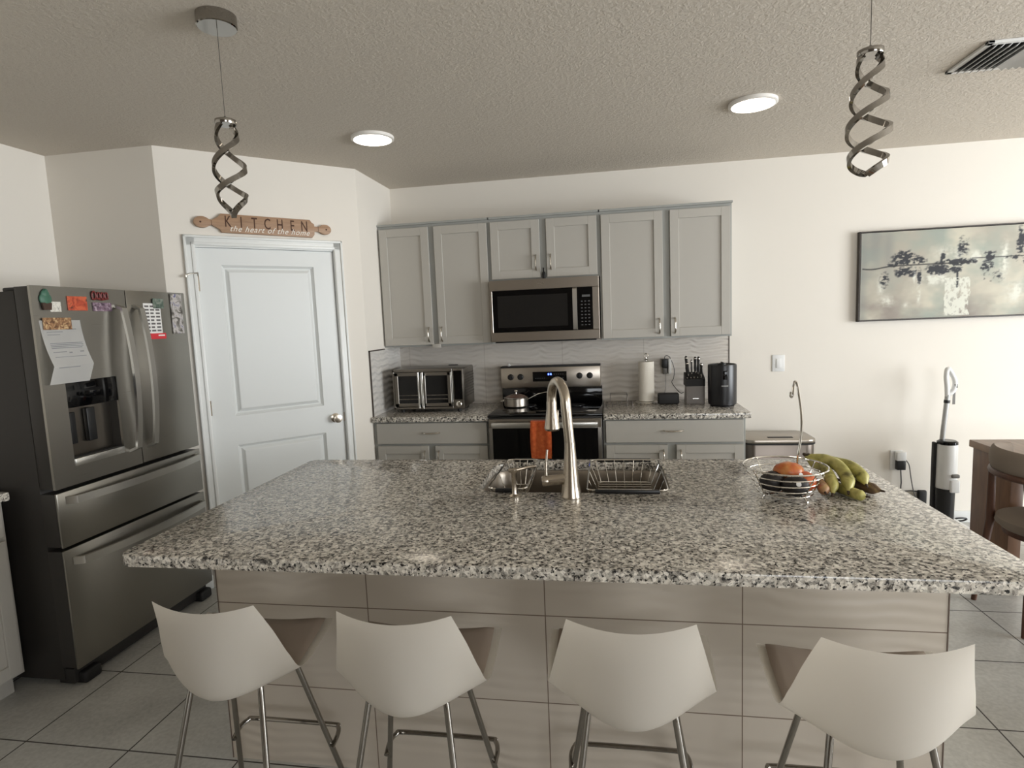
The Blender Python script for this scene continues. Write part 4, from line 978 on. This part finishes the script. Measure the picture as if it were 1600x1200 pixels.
# bananas / plantains: one bunch, each finger its own thing
BAN = blotch('banana_skin', [(92, 84, 40), (152, 146, 78), (180, 172, 100), (196, 186, 120)], 16, rough=.45)
BTIP = mat('banana_tip', (58, 42, 30), .6)
def banana(pts, r, label, m_=BAN):
    P = curve(pts, 6); n = len(P); rr = []
    for k in range(n):
        s_ = k/(n-1); rr.append(r*min(1, .28+3.2*s_, .22+4.0*(1-s_)))
    t_ = thing('banana', P[n//2]-Vector((0, 0, r)), label, 'banana', 'bunch of green bananas beside the basket')
    q = MB().tube(P, rr, 10); q.build('peel', m_, t_, smooth=50)
    MB().tube([P[-1], P[-1]+(P[-1]-P[-2]).normalized()*.014], [rr[-1], rr[-1]*.6], 10).build('tip', BTIP, t_)
    MB().tube([P[0], P[0]+(P[0]-P[1]).normalized()*.012], [rr[0], rr[0]*.9], 10).build('stem', BTIP, t_)
s0 = (1.515, -2.23, 1.015)
banana([s0, (1.538, -2.26, .993), (1.552, -2.32, .984), (1.552, -2.385, .957), (1.538, -2.43, .934)], .0195, 'left banana of the bunch, touching the wire basket')
banana([(1.52, -2.235, 1.018), (1.568, -2.265, 1.008), (1.596, -2.32, .998), (1.602, -2.38, .967), (1.588, -2.425, .940)], .0215, 'middle banana of the bunch with dark spots')
banana([(1.53, -2.24, 1.018), (1.59, -2.26, 1.000), (1.636, -2.30, .994), (1.656, -2.35, .975), (1.658, -2.385, .953)], .0215, 'right upper banana of the bunch with brown freckles')
banana([(1.560, -2.30, .933), (1.590, -2.37, .933), (1.612, -2.44, .934), (1.628, -2.462, .935)], .018, 'lower banana peeking out under the middle of the bunch')
banana([(1.62, -2.27, .935), (1.652, -2.32, .935), (1.676, -2.36, .935), (1.70, -2.395, .935)], .0195, 'dark brown overripe banana at the right end of the bunch', blotch('banana_brown', [(48, 34, 26), (84, 62, 44), (150, 126, 84)], 14, rough=.5))
banana([(1.525, -2.33, .950), (1.520, -2.39, .945), (1.515, -2.43, .938)], .019, 'short brownish banana between basket and bunch', blotch('banana_tan', [(130, 92, 66), (176, 136, 100), (170, 150, 90)], 20, rough=.5))

# ================================================================ bar stools
def catmull(vals, v):
    n = len(vals)-1; x = v*n; i = min(int(x), n-1); t = x-i
    g = lambda k: vals[max(0, min(n, k))]
    a, b_, c_, d = g(i-1), g(i), g(i+1), g(i+2)
    return .5*((2*b_)+(c_-a)*t+(2*a-5*b_+4*c_-d)*t*t+(3*b_-a-3*c_+d)*t**3)
#            front                    fold                    back top
SW = [.216, .218, .212, .196, .174, .150]
EY = [.140, .055, -.045, -.080, -.110, -.148]
EZ = [.655, .632, .612, .668, .752, .840]
CY = [.160, .050, -.060, -.150, -.172, -.172]
CZ = [.632, .590, .548, .565, .690, .822]
def shell(u, v, off=0):
    s_ = 2*u-1; a = abs(s_)
    w_ = catmull(SW, v); k = a**(1.75+.25*v)
    x_ = s_*w_; y_ = catmull(CY, v)+(catmull(EY, v)-catmull(CY, v))*k; z_ = catmull(CZ, v)+(catmull(EZ, v)-catmull(CZ, v))*k
    return Vector((x_, y_, z_))
def make_stool():
    t_ = thing('bar_stool', (0, 0, 0), 'x', 'stool', 'white bar stools along the island')
    MB().surf(shell, 40, 50, .007).build('shell', SHELL, t_, smooth=40)
    def cush(u, v):
        uu = .5+(u-.5)*.90; vv = .04+v*.40
        p = shell(uu, vv); e_ = min(1, 6*min(u, 1-u), 6*min(v, 1-v)); return p+Vector((0, .004, .010+.016*math.sqrt(max(0, e_))))
    MB().surf(cush, 30, 24, .008).build('cushion', CUSH, t_, smooth=50)
    TOP = {}
    for sx in (-1, 1):
        for sy in (-1, 1):
            p0 = Vector((sx*.105, -.085 if sy < 0 else .075, .575)); p1 = Vector((sx*(.185 if sy < 0 else .20), -.215 if sy < 0 else .205, .008))
            TOP[(sx, sy)] = (p0, p1)
            l = MB().tube([(sx*.07, p0.y*.8, .585), p0+Vector((0, 0, .004)), p0+(p1-p0)*.04, p1], .0085, 12).build('leg', LEGM, t_)
            MB().cyl(p1-Vector((0, 0, .008)), p1+Vector((0, 0, .004)), .011, 12).build('foot_cap', BLACKP, l)
    pts = []
    for sx in (-1, 1):
        p0, p1 = TOP[(sx, 1)]; f_ = (.575-.225)/.567; q = p0+(p1-p0)*f_
        P = [q+Vector((sx*.010, -.01, -.015)), q+Vector((sx*.012, .030, 0)), q+Vector((sx*.0, .060, .006)), q+Vector((-sx*.03, .070, .006))]
        pts = pts+P if sx < 0 else pts+P[::-1]
    MB().tube(curve(pts, 5), .0075, 10).build('footrest', LEGM, t_)
    return t_
st0 = make_stool()
LB = ['leftmost white shell bar stool, nearest the fridge', 'second white shell bar stool from the fridge side', 'white shell bar stool seen squarely from behind, third from the fridge', 'rightmost white shell bar stool, at the dining end of the island']
for k, (x_, y_, a) in enumerate(((-.268, -3.0, 0), (.268, -3.01, 0), (.848, -3.0, .0), (1.405, -3.03, 0))):
    s_ = st0 if k == 0 else copy_tree(st0)
    s_.location = (x_, y_, 0); s_.rotation_euler = (0, 0, a); s_['label'] = LB[k]

# ================================================================ dining table and chair
t_ = thing('dining_table', (3.35, -1.7, 0), 'brown wooden dining table with slab legs at the right picture edge', 'table')
b = MB().box(2.845, -2.75, .722, 3.85, -.785, .762, .003); b.build('tabletop', TABLEW, t_)
WP = wood('table_panel', (94, 66, 48), (122, 90, 66), (20, 20, 3), .4)
for y0, y1 in ((-1.13, -.80), (-2.735, -2.40)):
    MB().box(2.86, y0, 0, 2.92, y1, .722, .002).build('leg_panel', WP, t_); MB().box(3.77, y0, 0, 3.83, y1, .722, .002).build('leg_panel', WP, t_)
MB().box(2.92, -2.6, .64, 2.94, -.9, .722).box(3.75, -2.6, .64, 3.77, -.9, .722).build('apron', WALNUT, t_)
# chair faces +x; built in world coordinates
ccx, ccy = 2.90, -1.40
t_ = thing('dining_chair', (ccx, ccy, 0), 'dark wood dining chair with taupe curved back, pushed to the table', 'chair')
def backc(u, v):
    a = PI+(u-.5)*2.35; r_ = .245
    return Vector((ccx+.02+r_*math.cos(a)*1.0, ccy+r_*1.02*math.sin(-a), .715+.115*v))
q = MB(); n = 28; V = []
for k in range(n+1):
    u = k/n; a = (u-.5)*2.5; ca_, sa = math.cos(a), math.sin(a)
    hh = .058*(1-.35*abs(2*u-1)**3); row = []
    for j in range(12):
        b_ = 2*PI*j/12; rr_ = .255+.020*math.cos(b_); row.append(q.bm.verts.new((ccx-rr_*ca_+.01, ccy+rr_*sa, .788+hh*math.sin(b_))))
    V.append(row)
for A, B in zip(V, V[1:]):
    for j in range(12): q.bm.faces.new((A[j], A[(j+1) % 12], B[(j+1) % 12], B[j]))
q.bm.faces.new(V[0]); q.bm.faces.new(V[-1][::-1]); q.build('backrest', UPH, t_, smooth=60)
MB().tube([(ccx-.262*math.cos((k/20-.5)*2.6)+.01, ccy+.262*math.sin((k/20-.5)*2.6), .722) for k in range(21)], .016, 10, flat=(1, 1)).build('back_rail', WALNUT, t_)
q = MB(); q.lathe([(.0, -.03), (.20, -.028), (.225, -.005), (.220, .020), (.15, .034), (0, .036)], (ccx-.01, ccy, .475), 36); q.build('seat', UPH, t_, smooth=60)
MB().lathe([(.0, 0), (.195, 0), (.195, .03), (0, .03)], (ccx-.01, ccy, .42), 30).build('seat_frame', WALNUT, t_)
for sy in (-1, 1):
    MB().tube([(ccx-.235+.02, ccy+sy*.125, .72), (ccx-.20, ccy+sy*.150, .45), (ccx-.235, ccy+sy*.19, .003)], [.016, .019, .012], 12).build('leg', WALNUT, t_)
    MB().tube([(ccx+.16, ccy+sy*.14, .44), (ccx+.20, ccy+sy*.19, .003)], [.018, .012], 12).build('leg', WALNUT, t_)
